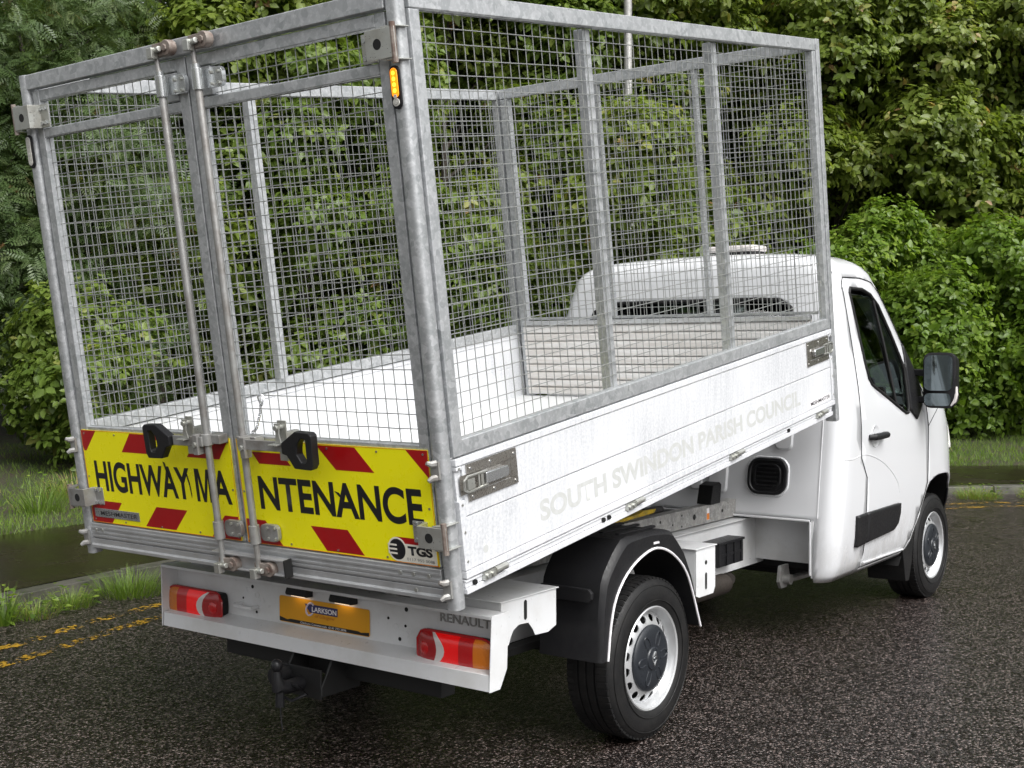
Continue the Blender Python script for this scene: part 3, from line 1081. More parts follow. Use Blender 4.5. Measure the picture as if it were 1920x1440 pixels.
# ---- chassis
for sg in (1, -1):
    X = lambda a, b: (min(sg * a, sg * b), max(sg * a, sg * b))
    mb = MB()
    mb.box(*X(.44, .446), -.96, 2.35, .405, .680)
    mb.box(*X(.37, .470), -.96, 2.10, .6805, .686)
    mb.box(*X(.37, .446), -.96, 2.35, .399, .4045)
    rail = mb.build('chassis_rail', 'chassis', truck, .002)
    # galvanised tipper subframe
    mb = MB()
    mb.box(*X(.345, .405), -1.0, 2.02, .694, .795)
    sf = mb.build('subframe_rail', 'sub', truck, .004)
    hl = MB()
    for y, z, r in ((1.05, .76, .008), (1.18, .73, .006), (1.28, .77, .006), (1.28, .71, .006), (1.42, .745, .016), (1.75, .745, .010), (.6, .745, .010)):
        hl.cyl((sg * .4055, y, z), (sg * .4062, y, z), r, 12)
    hl.build('holes', 'shadow', sf)
    mb = MB()
    mb.prism([(1.585, .796), (1.70, .796), (1.715, .90), (1.69, .915), (1.615, .90)], *X(.33, .42), 'x')
    mb.build('bed_rest', 'rubber', sf, .004)
    # outriggers carrying the mudguards
    for y0, y1, zt, zb_, arch in ((-.955, -.60, .735, .57, True), (.545, .735, .728, .50, False)):
        br = MB()
        br.box(*X(.447, .895), y0 - .01, y1 + .01, zt, zt + .005)
        if arch:
            q = [(y0, zt - .001), (y0, zb_ - .004), (y0 + .045, zb_), (y0 + .06, zb_ + .03), (y0 + .075, zb_ + .05), (y0 + .11, zb_ + .065), (y0 + .17, zb_ + .062), (y0 + .20, zb_ + .03), (y0 + .215, zb_ + .006), (y0 + .30, zb_ + .002), (y1, zb_ + .02), (y1, zt - .001)]
        else:
            q = [(y0, zt - .001), (y0, zb_ + .01), (y0 + .03, zb_), (y1 - .02, zb_), (y1, zb_ + .03), (y1, zt - .001)]
        br.prism(q, *X(.884, .889), 'x')
        br.box(*X(.447, .883), y0, y0 + .004, zb_ + .03, zt - .001)
        o = br.build('outrigger', 'chassis', truck, .0015)
        hl = MB()
        spots = [(y0 + .15, zt - .05, .010, .028)] if arch else [(y0 + .095, zt - .07, .011, .0), (y0 + .095, zb_ + .07, .010, .03)]
        for y, z, r, e in spots:
            hl.prism([(y + r * math.cos(t), z + r * math.sin(t) + (e if math.sin(t) > 0 else -e)) for t in [2 * math.pi * (j + .5) / 14 for j in range(14)]], sg * .8895, sg * .8902, 'x')
        hl.build('slot', 'shadow', o)
sub_c = MB()
for y in (-.9, -.1, .8, 1.6):
    sub_c.box(-.437, .437, y, y + .06, .45, .66)
sub_c.build('cross_member', 'exhaust', truck)
# lifting ram, tank, axle and other dark things under the bed
mb = MB()
mb.cyl((0, .55, .66), (0, 1.1, 1.02), .06, 14)
mb.cyl((0, 1.1, 1.02), (0, 1.35, 1.19), .04, 14)
mb.build('lifting_ram', 'exhaust', truck)
mb = MB()
mb.tube([(-.82, 0, .345), (.82, 0, .345)], .05, 10)
for sg in (1, -1):
    mb.box(sg * .56 - .03, sg * .56 + .03, -.65, .65, .40, .43)
mb.build('rear_axle', 'dark', truck)
mb = MB()
mb.tube([(.36, 1.15, .40), (.36, 1.5, .38), (.30, 1.9, .37), (.2, 2.6, .36)], [.05, .075, .05, .03], 12)
mb.tube([(.10, 2.2, .33), (.45, 1.75, .36)], .035, 10)
mb.tube([(.62, .93, .42), (.58, 1.42, .40)], .055, 12)
mb.build('exhaust', 'exhaust', truck)
mb = MB()
mb.box(-.75, .30, .75, 1.6, .32, .56)
mb.box(-.6, .6, 2.35, 3.3, .30, .42)
mb.box(-.85, .85, 2.2, 2.26, .36, .58)
mb.build('underbody_tray', 'dark', truck, .02)
mb = MB()
mb.prism([(1.98, .42), (2.08, .42), (2.10, .36), (2.06, .29), (1.99, .29), (1.96, .33)], .64, .66, 'x')
mb.cyl((.63, 2.03, .34), (.70, 2.03, .34), .03, 12)
mb.tube([(.67, 2.03, .335), (.68, 2.6, .32)], .02, 8)
mb.build('spring_hanger', 'rod', truck, .002)
bx = MB()
bx.box(.447, .54, 1.44, 1.73, .475, .60)
for y in (1.44, 1.53, 1.62, 1.705):
    bx.box(.541, .548, y, y + .022, .478, .597)
bx.box(.447, .552, 1.43, 1.74, .598, .612)
bx.box(.541, .545, 1.442, 1.728, .53, .545)
bx.build('fuse_box', 'black', truck, .003)
# bed prop: a yellow painted lever lying on the subframe
mb = MB()
mb.prism([(.62, .80), (1.0, .815), (1.02, .835), (.9, .838), (.86, .828), (.62, .815)], .36, .40, 'x')
yp = mb.build('safety_prop', 'handyellow', truck, .003)
MB().tube([(.38, .92, .828), (.38, 1.02, .825), (.38, 1.10, .822)], [.016, .020, .018], 10).build('prop_grip', 'black', yp)
ws = MB().box(.4065, .4072, 1.560, 1.592, .712, .778).build('warning_sticker', 'white', truck)
MB().box(.4073, .4078, 1.562, 1.590, .714, .750).build('sticker_panel', 'orange', ws)

# tow hitch
mb = MB()
mb.box(-.62, .62, -.98, -.90, .34, .44)
for x in (-.11, .11):
    mb.prism([(-.98, .44), (-1.06, .43), (-1.12, .33), (-1.12, .29), (-.9, .29), (-.9, .44)], x - .006, x + .006, 'x')
mb.box(-.11, .11, -1.12, -1.108, .28, .40)
hitch = mb.build('tow_hitch', 'dark', truck, .004)
mb = MB()
mb.tube([(0, -1.118, .335), (0, -1.20, .335), (0, -1.245, .345), (0, -1.25, .385), (0, -1.25, .41)], [.028, .028, .028, .02, .017], 12)
mb.cyl((0, -1.235, .35), (0, -1.235, .265), .018, 10)
mb.lathe([(.001, .025), (.012, .0215), (.02, .015), (.025, 0), (.022, -.012), (.015, -.02)], (0, -1.25, .432), 'z', 20)
mb.tube([(-.045, -1.20, .36), (.055, -1.19, .345), (.075, -1.16, .31), (.03, -1.2, .285), (-.03, -1.21, .30)], .007, 6)
mb.tube([(.0, -1.235, .275), (.005, -1.236, .23), (.012, -1.234, .17)], .0025, 5)
mb.build('tow_ball', 'black', hitch)
mb = MB()
mb.lathe([(.001, .03), (.035, .03), (.038, .0), (.036, -.04), (.001, -.04)], (-.085, -1.15, .36), 'y', 16)
mb.build('tow_socket', 'black', hitch)

# ---- mudguards over the rear wheels
out = np.array([(-.452, .42), (-.437, .62), (-.418, .735), (-.405, .76), (-.344, .828), (-.275, .888), (-.24, .897), (-.05, .897), (.105, .889), (.135, .878), (.222, .795), (.300, .66), (.39, .42)])
inn = spline([(-.40, .42), (-.376, .564), (-.335, .668), (-.245, .755), (-.112, .812), (.011, .822), (.15, .765), (.265, .655), (.375, .42)], 4)


def resamp(c, n):
    d = np.concatenate([[0], np.cumsum(np.linalg.norm(np.diff(c, axis=0), axis=1))])
    t = np.linspace(0, d[-1], n)
    return np.stack([np.interp(t, d, c[:, 0]), np.interp(t, d, c[:, 1])], 1)


o_, i_ = resamp(out, 34), resamp(inn, 34)
for sg in (1, -1):
    vs, fs = [], []
    rows = [(.70, o_), (.978, o_), (.992, o_ + (i_ - o_) * .10), (1.0, o_ + (i_ - o_) * .22), (1.0, i_), (.99, i_ + (i_ - i_.mean(0)) * -.01), (.72, i_ * 1.0)]
    for x, c in rows:
        vs += [(sg * x, q[0], q[1]) for q in c]
    m = 34
    for r_ in range(len(rows) - 1):
        for j in range(m - 1):
            fs.append((r_ * m + j, r_ * m + j + 1, (r_ + 1) * m + j + 1, (r_ + 1) * m + j))
    # cap the two lower ends
    for j in (0, m - 1):
        fs.append(tuple(r_ * m + j for r_ in range(len(rows))))
    mg = MB().add(vs, fs).build('mudguard', 'black', truck, 0, 24)
    MB().tube([(sg * 1.002, q[0], q[1]) for q in i_], .0055, 6).build('edge_trim', 'white', mg)
    mb = MB()
    for x in (.76, .84, .92):
        mb.box(sg * x - .012, sg * x + .012, -.20, .10, .892, .902)
    mb.build('pressed_ribs', 'black', mg, .003)
    mb = MB()
    mb.prism([(sg * .72, .66), (sg * .955, .66), (sg * .968, .675), (sg * .968, .70), (sg * .95, .715), (sg * .72, .715)], -.470, -.452, 'y')
    mb.build('mudguard_bracket', 'black', mg, .003)
    if sg > 0:
        mb = MB()
        for y0, y1 in ((-.036, -.027), (-.025, -.018), (-.0165, -.005), (-.003, .004), (.006, .011)):
            mb.box(1.0004, 1.0009, y0, y1, .842, .852 - (.003 if y0 > 0 else 0))
        mb.build('worn_sticker', 'white', mg)

# ---- wheels
tyre = MB()
prof = [(.222, 0.0), (.232, .010), (.262, .016), (.300, .013), (.326, .002), (.338, -.012)]
prof += [(.343, -.022), (.345, -.045), (.345, -.062), (.337, -.064), (.337, -.070), (.345, -.072), (.346, -.102), (.338, -.104), (.338, -.110), (.346, -.112), (.346, -.142), (.338, -.144), (.338, -.150), (.345, -.152), (.345, -.180), (.338, -.205), (.30, -.228), (.25, -.230), (.215, -.215)]
tyre.lathe(prof, (0, 0, 0), 'x', 72)
for j in range(72):                 # shoulder blocks
    t = 2 * math.pi * j / 72
    ct_, st_ = math.cos(t), math.sin(t)
    for h0, h1, r0, r1 in ((-.008, -.060, .334, .3475), (-.154, -.200, .334, .3475)):
        vs = []
        for h in (h0, h1):
            for r_ in (r0, r1 if h != h0 else r1 - .004):
                for w_ in (-.0105, .0105):
                    vs.append((h, r_ * ct_ - w_ * st_, r_ * st_ + w_ * ct_))
        tyre.add(vs, [(0, 1, 3, 2), (4, 6, 7, 5), (0, 4, 5, 1), (2, 3, 7, 6), (0, 2, 6, 4), (1, 5, 7, 3)])
for rr_ in (.250, .312):
    tyre.tube([(.0165 if rr_ < .3 else .0095, rr_ * math.cos(t), rr_ * math.sin(t)) for t in [2 * math.pi * j / 64 for j in range(64)]], .0022, 5, closed=True)
tyre_me = tyre.mesh('tyre')
tyre_me.materials.append(M['rubber'])
rim = MB()
rim.lathe([(.215, -.006), (.222, -.002), (.2235, .004), (.219, .008), (.211, .004), (.207, -.012), (.202, -.020), (.199, -.034), (.196, -.038), (.191, -.034)], (0, 0, 0), 'x', 64)
NH = 16
for s_ in range(NH):
    a0 = 2 * math.pi * s_ / NH
    half = math.pi / NH
    vs, fs = [], []
    rc_, rh_ = .170, .021
    K = 16

    def PT(da, r_):
        x = -.012 - .022 * max((r_ - .150) / .041, 0) ** 1.4 if r_ > .150 else -.012
        return (x, r_ * math.cos(a0 + da), r_ * math.sin(a0 + da))
    for j in range(K):
        t = 2 * math.pi * j / K
        cx_, cy_ = math.cos(t), math.sin(t)
        sc_ = 1 / max(abs(cx_), abs(cy_))
        vs.append(PT(half * cx_ * sc_, rc_ + rh_ * cy_ * sc_))
    for j in range(K):
        t = 2 * math.pi * j / K
        vs.append(PT(.0200 * math.cos(t) / rc_, rc_ + .0158 * math.sin(t)))
    for j in range(K):
        q = vs[K + j]
        vs.append((q[0] - .005, q[1], q[2]))
    for j in range(K):
        j2 = (j + 1) % K
        fs += [(j, j2, K + j2, K + j), (K + j, K + j2, 2 * K + j2, 2 * K + j)]
    rim.add(vs, fs)
rim.lathe([(.1495, -.012), (.142, -.010), (.10, -.010)], (0, 0, 0), 'x', 48)
rim_me = rim.mesh('rim', 40)
rim_me.materials.append(M['silver'])
cap = MB()
cap.lathe([(.143, -.010), (.142, -.002), (.136, .004), (.120, .008), (.080, .011), (.050, .010), (.046, .015), (.030, .017), (.001, .018)], (0, 0, 0), 'x', 48)
for j in range(6):
    a0 = 2 * math.pi * (j + .25) / 6
    for r0, r1, dw in ((.062, .118, .010),):
        pts = []
        for t in range(13):
            q = math.pi * t / 12
            rr_ = r1 - (r1 - r0) * abs(math.cos(q)) ** 1.0 if True else 0
            aa = a0 + .22 * math.cos(q)
            pts.append((.0095, (r0 + (r1 - r0) * math.sin(q)) * math.cos(aa), (r0 + (r1 - r0) * math.sin(q)) * math.sin(aa)))
        cap.tube(pts, .004, 6)
cap_me = cap.mesh('hub_cap')
cap_me.materials.append(M['capgrey'])
emb = MB()
dd = [(0, .028), (-.020, 0), (0, -.028), (.020, 0)]
emb.tube([(.019, a, b) for a, b in dd], .0050, 4, closed=True)
emb.tube([(.019, -.006, .0), (.019, .004, .012)], .003, 5)
emb_me = emb.mesh('emblem')
emb_me.materials.append(M['bright'])
drum = MB()
drum.lathe([(.001, -.07), (.15, -.07), (.185, -.075), (.188, -.2), (.001, -.2)], (0, 0, 0), 'x', 32)
drum_me = drum.mesh('brake_drum')
drum_me.materials.append(M['dark'])
for y in (0, 3.682):
    for sg in (1, -1):
        wh = empty('wheel', truck, (sg * .965, y, .345))
        wh.rotation_euler = (random.uniform(0, 6), 0, 0 if sg > 0 else math.pi)
        if sg > 0:
            wh.rotation_euler = (R(-12) if y == 0 else R(20), 0, 0)
        for nm, me in (('tyre', tyre_me), ('rim', rim_me), ('hub_cap', cap_me), ('emblem', emb_me), ('brake_drum', drum_me)):
            link(nm, me, wh)
# ------------------------------------------------------------------ cab
ZT = [.36, .40, .45, .60, .80, 1.00, 1.15, 1.25, 1.35, 1.45, 1.60, 1.75, 1.88, 1.98, 2.06, 2.11, 2.15, 2.18, 2.205, 2.222, 2.232]
XS = [.955, .985, 1.003, 1.020, 1.028, 1.030, 1.030, 1.028, 1.020, 1.008, .985, .960, .938, .920, .903, .888, .862, .825, .765, .66, .50]
YR = [1.905, 1.900, 1.900, 1.900, 1.925, 1.955, 1.98, 1.995, 2.01, 2.025, 2.045, 2.068, 2.087, 2.102, 2.115, 2.125, 2.142, 2.170, 2.225, 2.32, 2.44]
YF = [4.42, 4.46, 4.49, 4.52, 4.53, 4.50, 4.42, 4.25, 3.80, 3.62, 3.47, 3.35, 3.245, 3.16, 3.085, 3.03, 2.97, 2.89, 2.78, 2.66, 2.58]
RF = [.80, .80, .80, .80, .80, .80, .75, .62, .46, .42, .40, .40, .40, .40, .40, .38, .36, .32, .26, .16, .06]
RR = [.10] * 12 + [.11, .12, .13, .14, .15, .16, .16, .14, .05]


def zi(tab, z):
    return float(np.interp(z, ZT, tab))


def side_x(y, z):
    xs, yf, rf, yr, rr = (zi(t, z) for t in (XS, YF, RF, YR, RR))
    if y > yf - rf:
        q = min((y - (yf - rf)) / rf, 1)
        return xs - rf * .95 * (1 - math.sqrt(1 - q * q))
    if y < yr + rr:
        q = min((yr + rr - y) / rr, 1)
        return xs - rr * (1 - math.sqrt(1 - q * q))
    return xs


zz = []
for a, b in zip(ZT[:-1], ZT[1:]):
    n_ = max(1, int(round((b - a) / .07)))
    zz += [a + (b - a) * i / n_ for i in range(n_)]
zz.append(ZT[-1])
loops = []
for z in zz:
    xs, yr, yf, rf, rr = (zi(t, z) for t in (XS, YR, YF, RF, RR))
    h = [(x, yr) for x in np.linspace(0, xs - rr, 7)[:-1]]
    h += [(xs - rr + rr * math.sin(t), yr + rr - rr * math.cos(t)) for t in np.linspace(0, math.pi / 2, 8)]
    h += [(xs, y) for y in np.linspace(yr + rr, yf - rf, 20)[1:-1]]
    h += [(xs - rf * .95 * (1 - math.cos(t)), yf - rf + rf * math.sin(t)) for t in np.linspace(0, math.pi / 2, 12)]
    xe = h[-1][0]
    h += [(x, yf + .03 * (1 - x / max(xe, .01))) for x in np.linspace(xe, 0, 6)[1:]]
    full = h + [(-x, y) for x, y in h[-2:0:-1]]
    loops.append([(x, y, z + (.018 * (1 - (x / max(xs, .01)) ** 2) if z > 2.1 else 0)) for x, y in full])
nL = len(loops[0])
vs = [p for lp in loops for p in lp]
fs = [(i * nL + j, i * nL + (j + 1) % nL, (i + 1) * nL + (j + 1) % nL, (i + 1) * nL + j) for i in range(len(loops) - 1) for j in range(nL)]
top_c = len(vs)
vs.append((0, (zi(YR, 2.232) + zi(YF, 2.232)) / 2, 2.256))
fs += [((len(loops) - 1) * nL + j, (len(loops) - 1) * nL + (j + 1) % nL, top_c) for j in range(nL)]

bm = bmesh.new()
bv = [bm.verts.new(p) for p in vs]
for f in fs:
    bm.faces.new([bv[i] for i in f])
bmesh.ops.recalc_face_normals(bm, faces=bm.faces)

DOOR = [(2.245, 2.035), (2.28, 2.072), (2.55, 2.078), (2.72, 2.06), (2.84, 2.00), (3.02, 1.80), (3.22, 1.54), (3.36, 1.33), (3.405, 1.15), (3.40, .80), (3.36, .745), (3.06, .365 + .03), (2.335, .395), (2.335, .92), (2.245, 1.04)]
WIN = [(2.335, 1.985), (2.36, 2.012), (2.55, 2.010), (2.66, 1.985), (2.76, 1.92), (2.90, 1.745), (3.04, 1.54), (3.045, 1.30), (3.03, 1.262), (2.99, 1.262), (2.46, 1.452), (2.425, 1.49), (2.395, 1.60)]
ARCH = [(3.03, .30), (3.40, .765), (3.46, .80), (3.57, .825), (3.70, .83), (3.83, .82), (3.95, .775), (4.04, .69), (4.09, .56), (4.10, .30)]
RWIN = [(-.70, 1.50), (.70, 1.50), (.70, 1.82), (.67, 1.90), (.60, 1.945), (.45, 1.952), (-.45, 1.952), (-.60, 1.945), (-.67, 1.90), (-.70, 1.82)]
SCREEN = [(-.80, 1.36), (.80, 1.36), (.74, 1.70), (.64, 2.02), (-.64, 2.02), (-.74, 1.70)]


def inside(p, poly):
    c = False
    n = len(poly)
    for i in range(n):
        (x0, y0), (x1, y1) = poly[i], poly[(i + 1) % n]
        if (y0 > p[1]) != (y1 > p[1]) and p[0] < (x1 - x0) * (p[1] - y0) / (y1 - y0) + x0:
            c = not c
    return c


def cut(poly, pick, axis):
    """scribe polygon edges into the shell; axis 0: polygon in (y,z), axis 1: polygon in (x,z)"""
    n = len(poly)
    lo = np.array(poly).min(0) - .02
    hi = np.array(poly).max(0) + .02
    for i in range(n):
        a, b = poly[i], poly[(i + 1) % n]
        d = (b[0] - a[0], b[1] - a[1])
        no = (0, d[1], -d[0]) if axis == 0 else (d[1], 0, -d[0])
        co = (0, a[0], a[1]) if axis == 0 else (a[0], 0, a[1])
        ea, eb = min(a[0], b[0]) - .03, max(a[0], b[0]) + .03
        ec, ed = min(a[1], b[1]) - .03, max(a[1], b[1]) + .03
        F = []
        for f in bm.faces:
            if not pick(f):
                continue
            k = 1 if axis == 0 else 0
            q = [(v.co[k], v.co.z) for v in f.verts]
            if max(p[0] for p in q) < ea or min(p[0] for p in q) > eb or max(p[1] for p in q) < ec or min(p[1] for p in q) > ed:
                continue
            F.append(f)
        E_ = list({e for f in F for e in f.edges})
        V_ = list({v for f in F for v in f.verts})
        bmesh.ops.bisect_plane(bm, geom=F + E_ + V_, plane_co=co, plane_no=no, dist=1e-5)


def cen(f):
    return f.calc_center_median()


parts_bm = {}
for sg in (1, -1):
    pk = lambda f, sg=sg: cen(f).x * sg > .45
    for poly in (DOOR, WIN, ARCH):
        cut(poly, pk, 0)
cut(RWIN, lambda f: cen(f).y < 2.25 and abs(cen(f).x) < .93, 1)
cut(SCREEN, lambda f: cen(f).y > 2.6 and f.normal.y > .2, 1)
LOWZ = .705
cut([(-.885, .2), (.885, .2), (.885, LOWZ), (-.885, LOWZ)], lambda f: cen(f).y < 2.0, 1)
kill, doors = [], {1: [], -1: []}
bump_f = []
for f in bm.faces:
    c = cen(f)
    if abs(c.x) > .45 and inside((c.y, c.z), ARCH):
        kill.append(f)
    elif abs(c.x) > .45 and inside((c.y, c.z), WIN):
        kill.append(f)
    elif c.y < 2.0 and abs(c.x) < .885 and c.z < LOWZ:
        kill.append(f)
    elif c.y < 2.25 and inside((c.x, c.z), RWIN) and abs(c.x) < .72:
        kill.append(f)
    elif c.y > 2.6 and f.normal.y > .2 and inside((c.x, c.z), SCREEN):
        kill.append(f)
    elif abs(c.x) > .45 and inside((c.y, c.z), DOOR):
        doors[1 if c.x > 0 else -1].append(f)
    elif c.y > 4.02 and c.z < .78:
        bump_f.append(f)


def extract(faces, name, mat, parent):
    idx = {}
    vv, ff = [], []
    for f in faces:
        t = []
        for v in f.verts:
            if v.index not in idx:
                idx[v.index] = len(vv)
                vv.append(tuple(v.co))
            t.append(idx[v.index])
        ff.append(tuple(t))
    mb = MB()
    mb.add(vv, ff)
    me = bpy.data.meshes.new(name)
    me.from_pydata(mb.v, [], mb.f)
    finish(me, 40, False)
    me.materials.append(M[mat])
    o = link(name, me, parent)
    sm = o.modifiers.new('sheet', 'SOLIDIFY')
    sm.thickness = .014
    sm.offset = -1
    return o


bm.verts.index_update()
gone = set(kill)
alld = set(doors[1]) | set(doors[-1])
cab = extract([f for f in bm.faces if f not in gone and f not in alld and f not in set(bump_f)], 'cab', 'cabpaint', truck)
extract(bump_f, 'front_bumper', 'black', truck)
glassp = lambda poly, d: None


def surf_line(poly, off, sg):
    pts = []
    n = len(poly)
    for i in range(n):
        a, b = np.array(poly[i]), np.array(poly[(i + 1) % n])
        m = max(1, int(np.linalg.norm(b - a) / .08))
        for j in range(m):
            q = a + (b - a) * j / m
            pts.append((sg * (side_x(q[0], q[1]) + off), q[0], q[1]))
    return pts


def patch(poly, off, sg, n=14):
    """sheet following the cab side inside a convex polygon of (y,z)"""
    b2 = bmesh.new()
    y0, z0 = np.array(poly).min(0)
    y1, z1 = np.array(poly).max(0)
    g = [[b2.verts.new((sg * (side_x(y, z) + off), y, z)) for y in np.linspace(y0, y1, n)] for z in np.linspace(z0, z1, n)]
    for i in range(n - 1):
        for j in range(n - 1):
            b2.faces.new((g[i][j], g[i][j + 1], g[i + 1][j + 1], g[i + 1][j]))
    ar = sum(poly[i][0] * poly[(i + 1) % len(poly)][1] - poly[(i + 1) % len(poly)][0] * poly[i][1] for i in range(len(poly)))
    for i in range(len(poly)):
        a, b = poly[i], poly[(i + 1) % len(poly)]
        d = (b[0] - a[0], b[1] - a[1])
        no = Vector((0, d[1], -d[0])) * (1 if ar > 0 else -1)
        bmesh.ops.bisect_plane(b2, geom=b2.faces[:] + b2.edges[:] + b2.verts[:], plane_co=(0, a[0], a[1]), plane_no=no, clear_outer=True)
    bmesh.ops.recalc_face_normals(b2, faces=b2.faces)
    if b2.faces:
        b2.faces.ensure_lookup_table()
        if b2.faces[0].normal.x * sg < 0:
            bmesh.ops.reverse_faces(b2, faces=b2.faces)
    me = bpy.data.meshes.new('patch')
    b2.to_mesh(me)
    b2.free()
    for p in me.polygons:
        p.use_smooth = True
    return me


def patch_obj(name, poly, off, sg, mat, parent, thick):
    me = patch(poly, off, sg)
    me.materials.append(M[mat])
    me.name = name
    o = link(name, me, parent)
    sm = o.modifiers.new('sheet', 'SOLIDIFY')
    sm.thickness = thick
    sm.offset = -1
    return o


for sg in (1, -1):
    dr = extract(doors[sg], 'door', 'cabpaint', truck)
    MB().tube(surf_line(DOOR, -.0005, sg), .0042, 6, closed=True).build('door_gap', 'shadow', dr)
    MB().tube(surf_line(WIN, -.001, sg), .011, 8, closed=True).build('window_seal', 'rubber', dr)
    WG = WIN
    patch_obj('window_pane', WG, -.010, sg, 'glass', dr, .004)
    MB().tube([(sg * (side_x(y, z) - .004), y, z) for y, z in ((2.70, 1.965), (2.76, 1.70), (2.84, 1.32))], .011, 6).build('window_divider', 'rubber', dr)
    # moulding strip, in two pieces
    patch_obj('side_moulding', [(2.315, .545), (2.315, .715), (2.86, .718), (2.86, .66), (2.83, .60), (2.76, .565)], .022, sg, 'black', dr, .03)
    patch_obj('side_moulding', [(2.175, .535), (2.175, .712), (2.305, .715), (2.305, .545)], .022, sg, 'black', cab, .03)
    # handle in its round recess
    hx = side_x(2.47, 1.15)
    hd = MB()
    hd.tube([(sg * (hx + .004), 2.36, 1.148), (sg * (hx + .030), 2.38, 1.150), (sg * (hx + .036), 2.46, 1.152), (sg * (hx + .034), 2.56, 1.154), (sg * (hx + .006), 2.585, 1.156)], [.016, .020, .021, .020, .014], 10)
    hd.build('handle', 'black', dr)
    rc = MB()
    rc.lathe([(.066, .0), (.064, .003), (.058, .001), (.03, -.004), (.001, -.005)], (sg * (hx + .001), 2.46, 1.15), 'x', 28, sg)
    rc.build('handle_recess', 'cabpaint', dr)
    # pressed crease arching over door and rear quarter
    cr = [(2.02, 1.045), (2.12, 1.04), (2.235, 1.052), (2.32, 1.052), (2.45, 1.03), (2.60, .985), (2.74, .92), (2.84, .85), (2.88, .78)]
    sp = spline(cr, 4)
    MB().tube([(sg * (side_x(y, z) - .0035), y, z) for y, z in sp if y < 2.24], .0060, 8).build('crease', 'cabpaint', cab)
    MB().tube([(sg * (side_x(y, z) - .0035), y, z) for y, z in sp if y > 2.252], .0060, 8).build('crease', 'cabpaint', dr)
    # black triangle at the foot of the pillar, mirror arms and mirror
    TRI = [(3.06, 1.275), (3.17, 1.215), (3.27, 1.30), (3.255, 1.50), (3.16, 1.60), (3.075, 1.69), (3.055, 1.55)]
    patch_obj('pillar_cover', TRI, .012, sg, 'black', dr, .02)
    mr = MB()
    q = rrect(1.062, 1.262, 1.285, 1.632, .05, 5)
    n_ = len(q)
    vs, fs = [], []
    ctr = np.array([1.162, 1.455])
    for y, k_ in ((3.195, .93), (3.20, 1.0), (3.235, 1.0), (3.30, .92), (3.335, .70), (3.345, .35)):
        for p in q:
            w_ = ctr + (np.array(p) - ctr) * k_
            vs.append((sg * w_[0], y, w_[1]))
    for r_ in range(5):
        for j in range(n_):
            fs.append((r_ * n_ + j, r_ * n_ + (j + 1) % n_, (r_ + 1) * n_ + (j + 1) % n_, (r_ + 1) * n_ + j))
    fs.append(tuple(range(5 * n_, 6 * n_)))
    fs.append(tuple(range(n_ - 1, -1, -1)))
    mir = MB().add(vs, fs).build('mirror', 'black', truck, 0, 40)
    for (a, b, c_, d_, r_) in ((1.078, 1.246, 1.395, 1.616, .035), (1.078, 1.236, 1.300, 1.378, .028)):
        mb = MB()
        pq = rrect(a, b, c_, d_, r_, 4)
        mb.prism([(sg * x, z) for x, z in pq], 3.1945, 3.190, 'y')
        for i_v, v_ in enumerate(mb.v):
            t = (abs(v_[0]) - 1.16) / .1
            mb.v[i_v] = (v_[0], v_[1] + .013 * t + .035 * (v_[2] - (c_ + d_) / 2) - .009, v_[2])
        mb.build('mirror_glass', 'mirror', mir)
    for z in (1.335, 1.505):
        MB().box(min(sg * .985, sg * 1.075), max(sg * .985, sg * 1.075), 3.20, 3.27, z - .02, z + .022).build('mirror_arm', 'black', mir, .008)
    mb = MB()
    mb.tube([(sg * 1.262, 3.215, 1.42), (sg * 1.264, 3.21, 1.37), (sg * 1.255, 3.205, 1.33), (sg * 1.235, 3.20, 1.302)], [.009, .013, .013, .006], 8)
    mb.build('mirror_indicator', 'amberplastic' if 0 else 'whitelens', mir)
    # wheel housing and flap behind the front wheel
    wl = MB()
    ar_ = [(y, z) for y, z in ARCH]
    vs, fs = [], []
    for x in (1.0, .60):
        vs += [(sg * min(x, side_x(min(y, 4.1), max(z, .4)) - .016), y, z) for y, z in ar_]
    n_ = len(ar_)
    fs = [(i, i + 1, n_ + i + 1, n_ + i) for i in range(n_ - 1)]
    fs.append(tuple(range(n_, 2 * n_)))
    wl.add(vs, fs)
    wl.build('wheel_housing', 'dark', cab)
    mb = MB()
    mb.prism([(3.06, .40), (3.17, .42), (3.25, .58), (3.28, .56), (3.23, .30), (3.18, .19), (3.12, .19), (3.09, .30)], *sorted((sg * .74, sg * .985)), 'x')
    mb.build('mud_flap', 'rubber', truck, .004)
    # headlamp wrapping the wing
    HL = [(3.98, .98), (4.30, .90), (4.36, 1.05), (4.22, 1.16), (4.02, 1.13)]
    patch_obj('headlamp', HL, .010, sg, 'clearled', truck, .03)
    MB().tube([(sg * (side_x(2.35, .425) + .002), 2.36, .418), (sg * (side_x(2.7, .425) + .002), 2.7, .413), (sg * (side_x(3.0, .425) + .002), 3.03, .408)], .006, 6).build('sill_crease', 'cabpaint', cab)
    # bonnet and wing shut line
    MB().tube([(sg * (side_x(y, z) - .0005), y, z) for y, z in ((3.405, 1.16), (3.60, 1.27), (3.95, 1.24), (4.1, 1.17))], .004, 6).build('wing_gap', 'shadow', cab)
    # inner face of the rear corner leg
    MB().box(min(sg * .872, sg * .884), max(sg * .872, sg * .884), 1.905, 2.30, .385, .704).build('corner_leg_inner', 'chassis', cab)
    # roof drip seam
    MB().tube([(sg * (side_x(y, z) + .0005), y, z) for y, z in ((2.235, 2.00), (2.19, 2.10), (2.185, 2.13), (2.20, 2.155))], .003, 6).build('roof_seam', 'capgrey', cab)
bm.free()

